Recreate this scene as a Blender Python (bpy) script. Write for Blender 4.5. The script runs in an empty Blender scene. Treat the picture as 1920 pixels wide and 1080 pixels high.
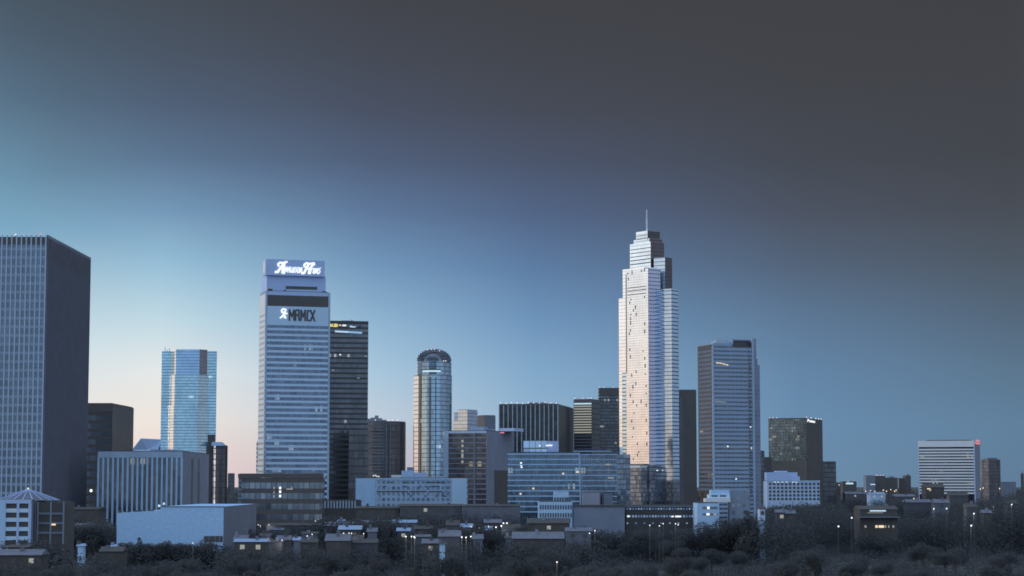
import bpy, math, random
from mathutils import Vector

scn = bpy.context.scene
R = math.radians

# ------------------------------------------------------------------ colour helpers
def lin(c):
    c /= 255.0
    return c / 12.92 if c <= 0.04045 else ((c + 0.055) / 1.055) ** 2.4
def S(r, g, b):
    return (lin(r), lin(g), lin(b), 1.0)
def A(r, g, b):
    return (r, g, b, 1.0)

# ------------------------------------------------------------------ camera
FP, CX, HY, CZ = 3900.0, 960.0, 905.0, 35.0
TH = math.atan((HY - 540.0) / FP)
cam_d = bpy.data.cameras.new("camera")
cam = bpy.data.objects.new("camera", cam_d)
scn.collection.objects.link(cam)
cam_d.sensor_width = 36.0
cam_d.lens = FP / 1920.0 * 36.0
cam_d.clip_start = 1.0
cam_d.clip_end = 40000.0
cam.location = (0, 0, CZ)
cam.rotation_euler = (R(90) + TH, 0, 0)
scn.camera = cam
scn.cycles.filter_width = 1.7
scn.view_settings.view_transform = 'Standard'
scn.view_settings.look = 'None'
scn.view_settings.exposure = 0.0
scn.view_settings.gamma = 1.0
scn.view_settings.use_curve_mapping = False

# ------------------------------------------------------------------ dusk sky
SUN_AZ, SUN_EL = -96.0, 4.0            # degrees; 0 = straight ahead, negative = towards the west (left)
world = bpy.data.worlds.new("World")
scn.world = world
world.use_nodes = True
wt = world.node_tree
wt.nodes.clear()
def wn(t, **k):
    n = wt.nodes.new(t)
    for a, b in k.items():
        setattr(n, a, b)
    return n
def wmath(op, a, b=None, clamp=False):
    n = wn('ShaderNodeMath', operation=op, use_clamp=clamp)
    for i, v in enumerate((a, b)):
        if v is None:
            continue
        if isinstance(v, (int, float)):
            n.inputs[i].default_value = v
        else:
            wt.links.new(v, n.inputs[i])
    return n.outputs[0]
tc = wn('ShaderNodeTexCoord')
sx = wn('ShaderNodeSeparateXYZ')
wt.links.new(tc.outputs['Generated'], sx.inputs[0])
az = wmath('MULTIPLY', wmath('ARCTAN2', sx.outputs[0], sx.outputs[1]), 180 / math.pi)
el = wmath('MULTIPLY', wmath('ARCSINE', sx.outputs[2]), 180 / math.pi)
elf = wmath('DIVIDE', wmath('ADD', el, 2.0), 17.0, True)
def sky_ramp(stops):
    n = wn('ShaderNodeValToRGB')
    wt.links.new(elf, n.inputs[0])
    cr = n.color_ramp
    cr.interpolation = 'LINEAR'
    while len(cr.elements) < len(stops):
        cr.elements.new(0.5)
    for e, (deg, c) in zip(cr.elements, stops):
        e.position = min(1, max(0, (deg + 2.0) / 17.0))
        e.color = S(*c)
    return n.outputs[0]
def pyel(py):
    return math.degrees(math.atan((HY - py) / FP))
def col_ramp(d):
    return sky_ramp([(pyel(py), c) for py, c in sorted(d.items(), reverse=True)])
BACK = [(0, (170, 204, 236)), (4, (176, 212, 245)), (15, (178, 212, 246))]
SKY = [
    (-180, sky_ramp(BACK)),
    (-125, sky_ramp([(0, (190, 180, 180)), (4, (170, 185, 205)), (15, (125, 150, 180))])),
    (-80, sky_ramp([(-1, (252, 205, 178)), (1.5, (255, 226, 200)), (4, (255, 246, 236)), (7, (238, 247, 255)), (11, (226, 240, 250)), (15, (205, 224, 242))])),
    (-30, sky_ramp([(-1, (240, 205, 190)), (2, (250, 236, 224)), (5, (215, 235, 245)), (8, (150, 195, 215)), (15, (110, 140, 160))])),
    (-13.6, col_ramp({905: (233, 214, 206), 800: (238, 232, 226), 650: (202, 222, 230), 440: (124, 168, 196), 330: (105, 142, 167), 200: (87, 112, 134), 80: (77, 94, 111), 0: (73, 86, 99)})),
    (-12.4, col_ramp({905: (234, 214, 208), 800: (240, 232, 226), 650: (204, 223, 231), 440: (126, 168, 196), 330: (102, 134, 159), 200: (84, 106, 127), 80: (75, 90, 106), 0: (71, 83, 95)})),
    (-9.6, col_ramp({905: (228, 206, 206), 860: (234, 216, 210), 790: (238, 229, 221), 700: (228, 232, 232), 600: (190, 216, 228), 500: (150, 190, 214), 400: (116, 152, 184), 300: (92, 117, 145), 200: (80, 96, 119), 100: (74, 85, 101), 0: (70, 78, 89)})),
    (-3.8, col_ramp({905: (196, 182, 190), 850: (198, 192, 200), 780: (190, 205, 218), 700: (168, 198, 220), 600: (142, 179, 208), 500: (113, 150, 186), 400: (94, 120, 155), 300: (80, 95, 122), 200: (73, 81, 99), 100: (69, 74, 86), 0: (67, 69, 77)})),
    (0.6, col_ramp({905: (150, 175, 200), 800: (146, 180, 207), 700: (130, 168, 201), 600: (110, 147, 186), 500: (93, 124, 162), 400: (82, 101, 134), 300: (75, 85, 107), 200: (71, 75, 88), 100: (67, 70, 78), 0: (65, 67, 73)})),
    (7.9, col_ramp({905: (107, 140, 169), 800: (105, 140, 174), 700: (100, 133, 167), 600: (92, 119, 148), 500: (83, 99, 121), 400: (76, 83, 98), 300: (69, 74, 84), 150: (66, 68, 74), 0: (65, 66, 71)})),
    (13.6, col_ramp({905: (96, 125, 153), 800: (96, 128, 156), 700: (91, 118, 142), 600: (84, 103, 123), 500: (78, 89, 102), 400: (72, 77, 86), 300: (67, 70, 77), 0: (64, 65, 70)})),
    (50, sky_ramp([(0, (128, 146, 168)), (6, (124, 136, 156)), (15, (120, 130, 148))])),
    (110, sky_ramp([(0, (180, 186, 202)), (6, (178, 186, 206)), (15, (182, 192, 210))])),
    (180, sky_ramp(BACK)),
]
cur = SKY[0][1]
for (a0, _), (a1, c1) in zip(SKY[:-1], SKY[1:]):
    f = wmath('DIVIDE', wmath('SUBTRACT', az, a0), a1 - a0, True)
    m = wn('ShaderNodeMix', data_type='RGBA')
    wt.links.new(f, m.inputs[0]); wt.links.new(cur, m.inputs[6]); wt.links.new(c1, m.inputs[7])
    cur = m.outputs[2]
# the vault above
zf = wmath('DIVIDE', wmath('SUBTRACT', el, 14.0), 40.0, True)
mz = wn('ShaderNodeMix', data_type='RGBA')
wt.links.new(zf, mz.inputs[0]); wt.links.new(cur, mz.inputs[6])
mz.inputs[7].default_value = S(182, 206, 236)
nish = wn('ShaderNodeTexSky', sky_type='NISHITA', sun_disc=False)
nish.sun_elevation = R(SUN_EL)
nish.sun_rotation = R(SUN_AZ)
bg1 = wn('ShaderNodeBackground'); bg1.inputs[1].default_value = 1.0
bg2 = wn('ShaderNodeBackground'); bg2.inputs[1].default_value = 0.0008
wt.links.new(mz.outputs[2], bg1.inputs[0])
wt.links.new(nish.outputs[0], bg2.inputs[0])
ad = wn('ShaderNodeAddShader'); wo = wn('ShaderNodeOutputWorld')
wt.links.new(bg1.outputs[0], ad.inputs[0]); wt.links.new(bg2.outputs[0], ad.inputs[1])
wt.links.new(ad.outputs[0], wo.inputs[0])

sun_d = bpy.data.lights.new("sun", 'SUN')
sun = bpy.data.objects.new("sun", sun_d)
scn.collection.objects.link(sun)
sun_d.energy = 1.1
sun_d.angle = R(12)
sun_d.color = (1.0, 0.96, 0.93)
sd = Vector((math.sin(R(SUN_AZ)) * math.cos(R(SUN_EL)), math.cos(R(SUN_AZ)) * math.cos(R(SUN_EL)), math.sin(R(SUN_EL))))
sun.rotation_euler = sd.to_track_quat('Z', 'Y').to_euler()

# ------------------------------------------------------------------ projection helpers (photo pixel -> world at a depth)
ct, st = math.cos(TH), math.sin(TH)
def slope(px, py=905.0):
    return (px - CX) / (FP * ct - (540.0 - py) * st)
def Zp(py, Y):
    return CZ + Y * (FP * st + (540.0 - py) * ct) / (FP * ct - (540.0 - py) * st)
def Xp(px, Y, py=905.0):
    return slope(px, py) * Y

# ------------------------------------------------------------------ materials
class NT:
    def __init__(s, name):
        s.m = bpy.data.materials.new(name)
        s.m.use_nodes = True
        s.t = s.m.node_tree
        s.t.nodes.clear()
        s.out = s.n('ShaderNodeOutputMaterial')
        s.p = s.n('ShaderNodeBsdfPrincipled')
        s.t.links.new(s.p.outputs[0], s.out.inputs[0])
    def n(s, t, **k):
        n = s.t.nodes.new(t)
        for a, b in k.items():
            setattr(n, a, b)
        return n
    def put(s, v, sock):
        if isinstance(v, bpy.types.NodeSocket):
            s.t.links.new(v, sock)
        else:
            sock.default_value = v
    def math(s, op, a, b=None, clamp=False):
        n = s.n('ShaderNodeMath', operation=op, use_clamp=clamp)
        s.put(a, n.inputs[0])
        if b is not None:
            s.put(b, n.inputs[1])
        return n.outputs[0]
    def mix(s, f, a, b):
        n = s.n('ShaderNodeMix', data_type='RGBA')
        s.put(f, n.inputs[0]); s.put(a, n.inputs[6]); s.put(b, n.inputs[7])
        return n.outputs[2]
    def mixf(s, f, a, b):
        n = s.n('ShaderNodeMix', data_type='FLOAT')
        s.put(f, n.inputs[0]); s.put(a, n.inputs[2]); s.put(b, n.inputs[3])
        return n.outputs[0]
    def scale(s, c, f):
        n = s.n('ShaderNodeVectorMath', operation='SCALE')
        s.put(c, n.inputs[0]); s.put(f, n.inputs['Scale'])
        return n.outputs[0]

def plain(name, col, rough=0.75, var=0.18, sc=0.12, metal=0.0):
    t = NT(name)
    g = t.n('ShaderNodeNewGeometry')
    no = t.n('ShaderNodeTexNoise')
    no.inputs['Scale'].default_value = sc
    no.inputs['Detail'].default_value = 6.0
    t.t.links.new(g.outputs['Position'], no.inputs['Vector'])
    f = t.math('ADD', t.math('MULTIPLY', t.math('SUBTRACT', no.outputs[0], 0.5), 2.4 * var), 1.0)
    t.put(t.scale(A(*col)[:3], f), t.p.inputs['Base Color'])
    t.p.inputs['Roughness'].default_value = rough
    t.p.inputs['Metallic'].default_value = metal
    return t.m

def glow(name, col, strength):
    t = NT(name)
    t.p.inputs['Base Color'].default_value = A(0.05, 0.05, 0.05)
    t.p.inputs['Emission Color'].default_value = A(*col)
    t.p.inputs['Emission Strength'].default_value = strength
    return t.m

def facade(name, fh, bw, sp, mu, glass, frame, met=0.9, rough=0.1, jit=0.02, tv=0.3, lit=0.0, litc=(1, .85, .6), lits=0.6, voff=0.0, dist=0.012, frough=0.7):
    """A wall in metres (UV): window panes between floor bands and mullions; each pane tilts and tints a little on its own."""
    t = NT(name)
    uv = t.n('ShaderNodeUVMap'); uv.uv_map = "UVMap"
    sep = t.n('ShaderNodeSeparateXYZ')
    t.t.links.new(uv.outputs[0], sep.inputs[0])
    u = t.math('DIVIDE', sep.outputs[0], bw)
    v = t.math('DIVIDE', t.math('ADD', sep.outputs[1], voff), fh)
    fu, fv = t.math('FRACT', u), t.math('FRACT', v)
    cu, cv = t.math('FLOOR', u), t.math('FLOOR', v)
    m1 = t.math('GREATER_THAN', fv, sp)
    m2 = t.math('GREATER_THAN', fu, mu)
    mask = t.math('MULTIPLY', m1, m2)
    cb = t.n('ShaderNodeCombineXYZ')
    t.put(cu, cb.inputs[0]); t.put(cv, cb.inputs[1]); cb.inputs[2].default_value = len(name) * 1.7
    wn_ = t.n('ShaderNodeTexWhiteNoise', noise_dimensions='3D')
    t.t.links.new(cb.outputs[0], wn_.inputs[0])
    rnd, rcol = wn_.outputs[0], wn_.outputs[1]
    # slow unevenness over the whole wall, so that reflections wander
    g = t.n('ShaderNodeNewGeometry')
    no = t.n('ShaderNodeTexNoise')
    no.inputs['Scale'].default_value = 0.09
    no.inputs['Detail'].default_value = 3.0
    t.t.links.new(g.outputs['Position'], no.inputs['Vector'])
    tint = t.math('ADD', t.math('MULTIPLY', t.math('SUBTRACT', rnd, 0.5), 2 * tv), 1.0)
    tint = t.math('MULTIPLY', tint, t.math('ADD', t.math('MULTIPLY', no.outputs[0], 0.4), 0.8))
    gcol = t.scale(glass, tint)
    fcol = t.scale(frame, t.math('ADD', t.math('MULTIPLY', no.outputs[0], 0.3), 0.85))
    t.put(t.mix(mask, fcol, gcol), t.p.inputs['Base Color'])
    t.put(t.math('MULTIPLY', mask, met), t.p.inputs['Metallic'])
    t.put(t.mixf(mask, frough, rough), t.p.inputs['Roughness'])
    # pane normals
    vs = t.n('ShaderNodeVectorMath', operation='SUBTRACT')
    t.t.links.new(rcol, vs.inputs[0]); vs.inputs[1].default_value = (0.5, 0.5, 0.5)
    js = t.scale(vs.outputs[0], t.math('MULTIPLY', mask, jit * 2))
    vs2 = t.n('ShaderNodeVectorMath', operation='SUBTRACT')
    t.t.links.new(no.outputs[1], vs2.inputs[0]); vs2.inputs[1].default_value = (0.5, 0.5, 0.5)
    js2 = t.scale(vs2.outputs[0], t.math('MULTIPLY', mask, dist * 4))
    a1 = t.n('ShaderNodeVectorMath', operation='ADD'); a2 = t.n('ShaderNodeVectorMath', operation='ADD'); nn = t.n('ShaderNodeVectorMath', operation='NORMALIZE')
    t.t.links.new(g.outputs['Normal'], a1.inputs[0]); t.t.links.new(js, a1.inputs[1])
    t.t.links.new(a1.outputs[0], a2.inputs[0]); t.t.links.new(js2, a2.inputs[1])
    t.t.links.new(a2.outputs[0], nn.inputs[0]); t.t.links.new(nn.outputs[0], t.p.inputs['Normal'])
    if lit > 0:
        # lit rooms come in short runs along a floor
        cb2 = t.n('ShaderNodeCombineXYZ')
        t.put(t.math('FLOOR', t.math('DIVIDE', u, 3.0)), cb2.inputs[0]); t.put(cv, cb2.inputs[1]); cb2.inputs[2].default_value = 5.3 + len(name)
        w2 = t.n('ShaderNodeTexWhiteNoise', noise_dimensions='3D')
        t.t.links.new(cb2.outputs[0], w2.inputs[0])
        on = t.math('MULTIPLY', t.math('LESS_THAN', w2.outputs[0], lit), t.math('GREATER_THAN', rnd, 0.35))
        e = t.math('MULTIPLY', t.math('MULTIPLY', on, mask), t.math('MULTIPLY', rnd, lits))
        t.p.inputs['Emission Color'].default_value = A(*litc)
        t.put(e, t.p.inputs['Emission Strength'])
    return t.m

M = {}
M['conc'] = plain('pale_concrete', (0.44, 0.55, 0.70), 0.8)
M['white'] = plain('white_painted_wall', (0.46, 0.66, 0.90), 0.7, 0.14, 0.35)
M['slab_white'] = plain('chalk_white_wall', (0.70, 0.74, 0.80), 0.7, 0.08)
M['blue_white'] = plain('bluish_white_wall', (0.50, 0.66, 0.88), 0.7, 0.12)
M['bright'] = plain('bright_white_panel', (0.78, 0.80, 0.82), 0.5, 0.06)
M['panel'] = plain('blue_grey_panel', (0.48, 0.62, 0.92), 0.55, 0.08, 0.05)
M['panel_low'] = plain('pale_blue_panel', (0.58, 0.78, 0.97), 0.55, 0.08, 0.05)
M['grey'] = plain('grey_wall', (0.20, 0.23, 0.29), 0.8)
M['mid'] = plain('mid_grey_wall', (0.26, 0.29, 0.37), 0.8)
M['dark'] = plain('dark_stone', (0.105, 0.098, 0.098), 0.7)
M['dark_metal'] = plain('dark_metal', (0.095, 0.092, 0.095), 0.5)
M['roof_dark'] = plain('dark_roof_felt', (0.095, 0.09, 0.09), 0.9, 0.3, 0.4)
M['roof_pale'] = plain('pale_roof_sheet', (0.17, 0.18, 0.23), 0.8, 0.35, 0.4)
M['roof_blue'] = plain('blue_metal_roof', (0.30, 0.42, 0.62), 0.4, 0.1)
M['steel'] = plain('steel', (0.45, 0.48, 0.52), 0.4, 0.1, 0.5, 0.7)
M['brown'] = plain('brown_wall', (0.095, 0.088, 0.085), 0.85, 0.3)
M['shed_grey'] = plain('dull_grey_wall', (0.11, 0.115, 0.135), 0.85, 0.3, 0.4)
M['shed_mid'] = plain('dull_lilac_wall', (0.16, 0.175, 0.22), 0.85, 0.25, 0.4)
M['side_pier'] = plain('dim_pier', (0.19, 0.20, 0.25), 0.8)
M['glow_white'] = glow('lit_white', (0.92, 0.97, 1.0), 1.15)
M['glow_warm'] = glow('lit_warm', (1.0, 0.78, 0.5), 1.0)
M['glow_dim'] = glow('lit_dim', (0.85, 0.85, 0.75), 0.35)
M['glow_red'] = glow('lit_red', (1.0, 0.28, 0.30), 1.0)
M['glow_pink'] = glow('lit_pink', (1.0, 0.72, 0.78), 1.1)
M['glow_yellow'] = glow('lit_yellow', (0.95, 0.82, 0.22), 0.9)
M['glow_cyan'] = glow('lit_cyan', (0.30, 0.55, 0.85), 0.75)
M['glow_ice'] = glow('lit_ice', (0.55, 0.82, 1.0), 0.9)
M['glow_blue'] = glow('lit_blue', (0.5, 0.66, 0.95), 0.38)
M['lamp_white'] = glow('lamp_white', (0.95, 0.97, 1.0), 1.6)
M['lamp_warm'] = glow('lamp_warm', (1.0, 0.82, 0.6), 1.4)

# ------------------------------------------------------------------ mesh builder
class MB:
    def __init__(s):
        s.v, s.f, s.uv = [], [], []
    def quad(s, pts, uvs=None):
        i = len(s.v)
        s.v += [tuple(p) for p in pts]
        s.f.append(tuple(range(i, i + len(pts))))
        s.uv += uvs if uvs else [(p[0], p[1]) for p in pts]
    def prism(s, poly, z0, z1, top=True, bottom=False, poly_top=None):
        pt = poly_top or poly
        n = len(poly)
        for i in range(n):
            a, b, c, d = poly[i], poly[(i + 1) % n], pt[(i + 1) % n], pt[i]
            L = math.hypot(b[0] - a[0], b[1] - a[1])
            s.quad([(a[0], a[1], z0), (b[0], b[1], z0), (c[0], c[1], z1), (d[0], d[1], z1)], [(0, z0), (L, z0), (L, z1), (0, z1)])
        if top:
            s.quad([(p[0], p[1], z1) for p in pt])
        if bottom:
            s.quad([(p[0], p[1], z0) for p in reversed(poly)])
    def fb(s, B, l0, l1, r0, r1, z0, z1, bottom=True):
        s.prism([B.at(l1, r0), B.at(l0, r0), B.at(l0, r1), B.at(l1, r1)], z0, z1, True, bottom)
    def ball(s, c, r, n=6):
        for i in range(n):
            for j in range(n * 2):
                def P(a, b):
                    th, ph = math.pi * a / n, math.pi * b / n
                    return (c[0] + r * math.sin(th) * math.cos(ph), c[1] + r * math.sin(th) * math.sin(ph), c[2] + r * math.cos(th))
                s.quad([P(i, j), P(i + 1, j), P(i + 1, j + 1), P(i, j + 1)])
    def bar(s, a, b, w):
        a, b = Vector(a), Vector(b)
        d = (b - a).normalized()
        x = d.cross(Vector((0, 0, 1)))
        if x.length < 1e-3:
            x = Vector((1, 0, 0))
        x.normalize()
        y = d.cross(x)
        h = w / 2
        ca = [a + x * h + y * h, a - x * h + y * h, a - x * h - y * h, a + x * h - y * h]
        cb = [p + (b - a) for p in ca]
        for i in range(4):
            j = (i + 1) % 4
            s.quad([ca[i], ca[j], cb[j], cb[i]])
        s.quad(ca); s.quad(list(reversed(cb)))
    def build(s, name, mat, parent=None, base=None):
        if base is None:
            base = ROOTLOC.get(parent.name, (0, 0, 0)) if parent else (0, 0, 0)
        me = bpy.data.meshes.new(name)
        me.from_pydata([(p[0] - base[0], p[1] - base[1], p[2] - base[2]) for p in s.v], [], s.f)
        ul = me.uv_layers.new(name="UVMap")
        flat = [c for q in s.uv for c in q]
        ul.data.foreach_set('uv', flat)
        me.materials.append(mat)
        me.update()
        o = bpy.data.objects.new(name, me)
        scn.collection.objects.link(o)
        if parent:
            o.parent = parent
            ROOTLOC[o.name] = base
        return o

ROOTLOC = {}
FOOT = []          # plan boxes of everything built, so that trees keep off

def tag(o, label=None, cat=None, group=None, kind=None):
    if label: o['label'] = label
    if cat: o['category'] = cat
    if group: o['group'] = group
    if kind: o['kind'] = kind
    return o
def empty(name, loc, label, cat, group=None):
    o = bpy.data.objects.new(name, None)
    o.empty_display_size = 1.0
    o.location = loc
    scn.collection.objects.link(o)
    ROOTLOC[o.name] = tuple(loc)
    return tag(o, label, cat, group)

class Frame:
    """A rectangular plan: nearest corner C seen at photo column pxC at depth Y, its faces running to columns pxL and pxR."""
    def __init__(s, pxL, pxC, pxR, Y, a=0.0, ref=905.0, depth=None, width=None):
        s.Y, s.ref = Y, ref
        s.C = (Xp(pxC, Y, ref), Y)
        a = R(a)
        s.uL = (-math.cos(a), math.sin(a))
        s.uR = (math.sin(a), math.cos(a))
        s.LL = width if width is not None else s.l(pxL)
        s.RL = depth if depth is not None else s.r(pxR)
        if not 0 < s.RL < 150:
            s.RL = 22.0
    def _solve(s, px, u):
        k = slope(px, s.ref)
        return (k * s.C[1] - s.C[0]) / (u[0] - k * u[1])
    def l(s, px): return s._solve(px, s.uL)
    def r(s, px): return s._solve(px, s.uR)
    def at(s, l, r):
        return (s.C[0] + l * s.uL[0] + r * s.uR[0], s.C[1] + l * s.uL[1] + r * s.uR[1])
    def zl(s, px, py): return Zp(py, s.at(s.l(px), 0)[1])
    def zr(s, px, py): return Zp(py, s.at(0, s.r(px))[1])
    def poly(s, g=0.0):
        return [s.at(s.LL - g, g), s.at(g, g), s.at(g, s.RL - g), s.at(s.LL - g, s.RL - g)]

class Building(Frame):
    def __init__(s, name, label, pxL, pxC, pxR, Y, a=0.0, top=None, mat=None, cat='building', group=None, part='wall', roof=True, **k):
        Frame.__init__(s, pxL, pxC, pxR, Y, a, **k)
        s.root = empty(name, (s.C[0], s.C[1], 0), label, cat, group)
        s.z1 = Zp(top, Y)
        P = s.poly()
        FOOT.append((min(p[0] for p in P) - 5, max(p[0] for p in P) + 5, min(p[1] for p in P) - 5, max(p[1] for p in P) + 5))
        if mat:
            s.body(part, mat, P, 0, s.z1)
        if roof and mat:
            s.body('roof', M['roof_dark'], s.poly(0.5), s.z1 + 0.003, s.z1 + 0.45)
    def body(s, part, mat, poly, z0, z1, bottom=False):
        b = MB(); b.prism(poly, z0, z1, True, bottom)
        return b.build(part, mat, s.root)
    def fb(s, part, mat, l0, l1, r0, r1, z0, z1, parent=None, label=None):
        b = MB(); b.fb(s, l0, l1, r0, r1, z0, z1)
        o = b.build(part, mat, parent or s.root)
        if label: o['label'] = label
        return o
    def left_box(s, part, mat, px0, px1, py0, py1, t=0.25, label=None):
        """a panel standing t proud of the left-hand face between photo columns and rows"""
        l0, l1 = s.l(px1), s.l(px0)
        ym = s.at((l0 + l1) / 2, 0)[1]
        return s.fb(part, mat, l0, l1, -t, 0.05, Zp(py1, ym), Zp(py0, ym), label=label)
    def right_box(s, part, mat, px0, px1, py0, py1, t=0.25, label=None):
        r0, r1 = s.r(px0), s.r(px1)
        ym = s.at(0, (r0 + r1) / 2)[1]
        return s.fb(part, mat, -t, 0.05, r0, r1, Zp(py1, ym), Zp(py0, ym), label=label)
    def units(s, spec, mat=None):
        """roof plant: (l0, l1, r0, r1, height) as shares of the plan"""
        for (a, b, c, d, h) in spec:
            s.fb('roof_unit', mat or M['mid'], a * s.LL, b * s.LL, c * s.RL, d * s.RL, s.z1 + 0.4, s.z1 + h)
    def beacon(s, l, r, h=1.2, mat='glow_pink', rad=0.6):
        p = s.at(l, r)
        b = MB(); b.ball((p[0], p[1], s.z1 + h), rad, 4)
        o = b.build('beacon', M[mat], s.root)
        b = MB(); b.bar((p[0], p[1], s.z1 + 0.1), (p[0], p[1], s.z1 + h), 0.25)
        b.build('stem', M['dark_metal'], o)
        return o
    def mast(s, l, r, h, w=0.35, mat='steel'):
        p = s.at(l, r)
        b = MB(); b.bar((p[0], p[1], s.z1), (p[0], p[1], s.z1 + h), w)
        return b.build('mast', M[mat], s.root)
    def lit(s, pts, side='l', w=1.6, h=1.4, mat='glow_dim'):
        for px, py in pts:
            if side == 'l':
                c = s.l(px); ym = s.at(c, 0)[1]; z = Zp(py, ym)
                s.fb('lit_window', M[mat], c - w / 2, c + w / 2, -0.12, 0.02, z - h / 2, z + h / 2)
            else:
                c = s.r(px); ym = s.at(0, c)[1]; z = Zp(py, ym)
                s.fb('lit_window', M[mat], -0.12, 0.02, c - w / 2, c + w / 2, z - h / 2, z + h / 2)

def strokes(F, side, px0, px1, pyb, pyt, glyph, width, mat, part, parent, proud=0.3, slant=0.0, thick=0.25, drop=0.0):
    """Lettering as raised strokes on a face: glyph polylines live in a 0..1 x 0..1 box between photo columns px0..px1 and rows pyb..pyt."""
    b = MB()
    if side == 'l':
        c0, c1 = F.l(px0), F.l(px1)
        ym = F.at((c0 + c1) / 2, 0)[1]
    else:
        c0, c1 = F.r(px0), F.r(px1)
        ym = F.at(0, (c0 + c1) / 2)[1]
    z0, z1 = Zp(pyb, ym), Zp(pyt, ym)
    H = z1 - z0
    def P(x, y, o):
        c = c0 + (c1 - c0) * (x + slant * y * H / abs(c1 - c0))
        z = z0 + H * y
        q = F.at(c, -o) if side == 'l' else F.at(-o, c)
        return (q[0], q[1], z)
    W = abs(c1 - c0)
    k = 0
    for line in glyph:
        w = width
        if isinstance(line, tuple):
            line, w = line
        for (xa, ya), (xb, yb) in zip(line[:-1], line[1:]):
            dx, dy = (xb - xa) * W, (yb - ya) * H
            L = math.hypot(dx, dy) or 1e-6
            nx, ny = -dy / L * w / 2, dx / L * w / 2
            ex, ey = dx / L * w * 0.3, dy / L * w * 0.3
            cs = [(xa * W - ex + nx, ya * H - ey + ny), (xa * W - ex - nx, ya * H - ey - ny), (xb * W + ex - nx, yb * H + ey - ny), (xb * W + ex + nx, yb * H + ey + ny)]
            o1 = proud + 0.004 * (k % 7)
            k += 1
            fr = [P(x / W, y / H, o1) for x, y in cs]
            bk = [P(x / W, y / H, o1 - thick) for x, y in cs]
            b.quad(fr)
            for i in range(4):
                j = (i + 1) % 4
                b.quad([fr[i], bk[i], bk[j], fr[j]])
    return b.build(part, M[mat], parent)

# ------------------------------------------------------------------ ground
g = MB()
g.quad([(-9000, -500, 0), (9000, -500, 0), (9000, 16000, 0), (-9000, 16000, 0)])
go = g.build('ground', plain('dark_ground', (0.08, 0.082, 0.088), 0.95, 0.5, 0.02))
tag(go, kind='structure')
random.seed(7)
# ------------------------------------------------------------------ facades
FA = {}
FA['grid_front'] = facade('grid_tower_front', 4.2, 2.36, 0.30, 0.04, (0.16, 0.19, 0.235), (0.35, 0.415, 0.51), rough=0.2, jit=0.0050, tv=0.105)
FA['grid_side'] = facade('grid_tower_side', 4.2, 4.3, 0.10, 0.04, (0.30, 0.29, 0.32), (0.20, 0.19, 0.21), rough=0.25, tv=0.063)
FA['dark_bands'] = facade('dark_band_glass', 4.6, 3.2, 0.35, 0.05, (0.22, 0.24, 0.28), (0.085, 0.075, 0.075), rough=0.2, tv=0.147)
FA['dark_bands2'] = facade('dark_banded_office', 5.0, 2.6, 0.45, 0.12, (0.26, 0.28, 0.31), (0.11, 0.10, 0.10), rough=0.2, tv=0.168, lit=0.03, litc=(0.8, 0.9, 1), lits=0.3)
FA['dark_flat'] = facade('dark_flat_glass', 4.4, 2.8, 0.2, 0.1, (0.15, 0.148, 0.16), (0.085, 0.083, 0.09), rough=0.3, tv=0.063)
FA['teal'] = facade('teal_glass', 2.3, 1.7, 0.16, 0.03, (0.44, 0.62, 0.71), (0.05, 0.075, 0.10), rough=0.08, jit=0.0030, tv=0.092, lit=0.008, lits=0.35, litc=(.8, .95, 1), dist=0.0060)
FA['teal_top'] = facade('teal_glass_top', 2.3, 1.7, 0.12, 0.02, (0.37, 0.52, 0.70), (0.05, 0.075, 0.10), rough=0.08, jit=0.0025, tv=0.042, dist=0.0030)
FA['band_glass'] = facade('ribbon_window_glass', 3.1, 1.35, 0.0, 0.12, (0.17, 0.215, 0.30), (0.07, 0.08, 0.10), rough=0.12, jit=0.0075, tv=0.210, lit=0.05, litc=(0.75, 0.95, 1.0), lits=0.22)
FA['night_tower'] = facade('dark_tower_glass', 3.0, 1.6, 0.4, 0.1, (0.15, 0.16, 0.18), (0.082, 0.084, 0.092), rough=0.2, tv=0.126, lit=0.018, litc=(0.85, 0.9, 0.9), lits=0.35)
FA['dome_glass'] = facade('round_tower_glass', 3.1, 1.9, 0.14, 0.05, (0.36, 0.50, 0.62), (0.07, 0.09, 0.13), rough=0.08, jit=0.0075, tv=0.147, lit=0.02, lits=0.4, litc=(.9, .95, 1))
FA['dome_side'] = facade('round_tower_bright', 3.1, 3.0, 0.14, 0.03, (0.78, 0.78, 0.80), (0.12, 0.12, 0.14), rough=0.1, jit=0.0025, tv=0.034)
FA['facet'] = facade('bright_facet_glass', 2.3, 60.0, 0.14, 0.0, (0.86, 0.90, 0.93), (0.12, 0.12, 0.14), rough=0.12, jit=0.0, tv=0.06, dist=0.0)
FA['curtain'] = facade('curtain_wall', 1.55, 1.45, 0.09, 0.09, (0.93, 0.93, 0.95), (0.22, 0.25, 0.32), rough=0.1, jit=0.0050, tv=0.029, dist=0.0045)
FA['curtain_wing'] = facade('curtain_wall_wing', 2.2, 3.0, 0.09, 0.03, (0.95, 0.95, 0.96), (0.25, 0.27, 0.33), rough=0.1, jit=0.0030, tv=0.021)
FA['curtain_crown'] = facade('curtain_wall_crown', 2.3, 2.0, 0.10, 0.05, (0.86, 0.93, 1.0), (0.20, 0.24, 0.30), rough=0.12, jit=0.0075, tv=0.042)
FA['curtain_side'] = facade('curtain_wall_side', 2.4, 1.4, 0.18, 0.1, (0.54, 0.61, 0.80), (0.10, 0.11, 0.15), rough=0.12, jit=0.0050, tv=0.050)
FA['column'] = facade('column_glass', 2.42, 1.3, 0.17, 0.06, (0.74, 0.85, 0.93), (0.09, 0.11, 0.15), rough=0.08, jit=0.0030, tv=0.042)
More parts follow.
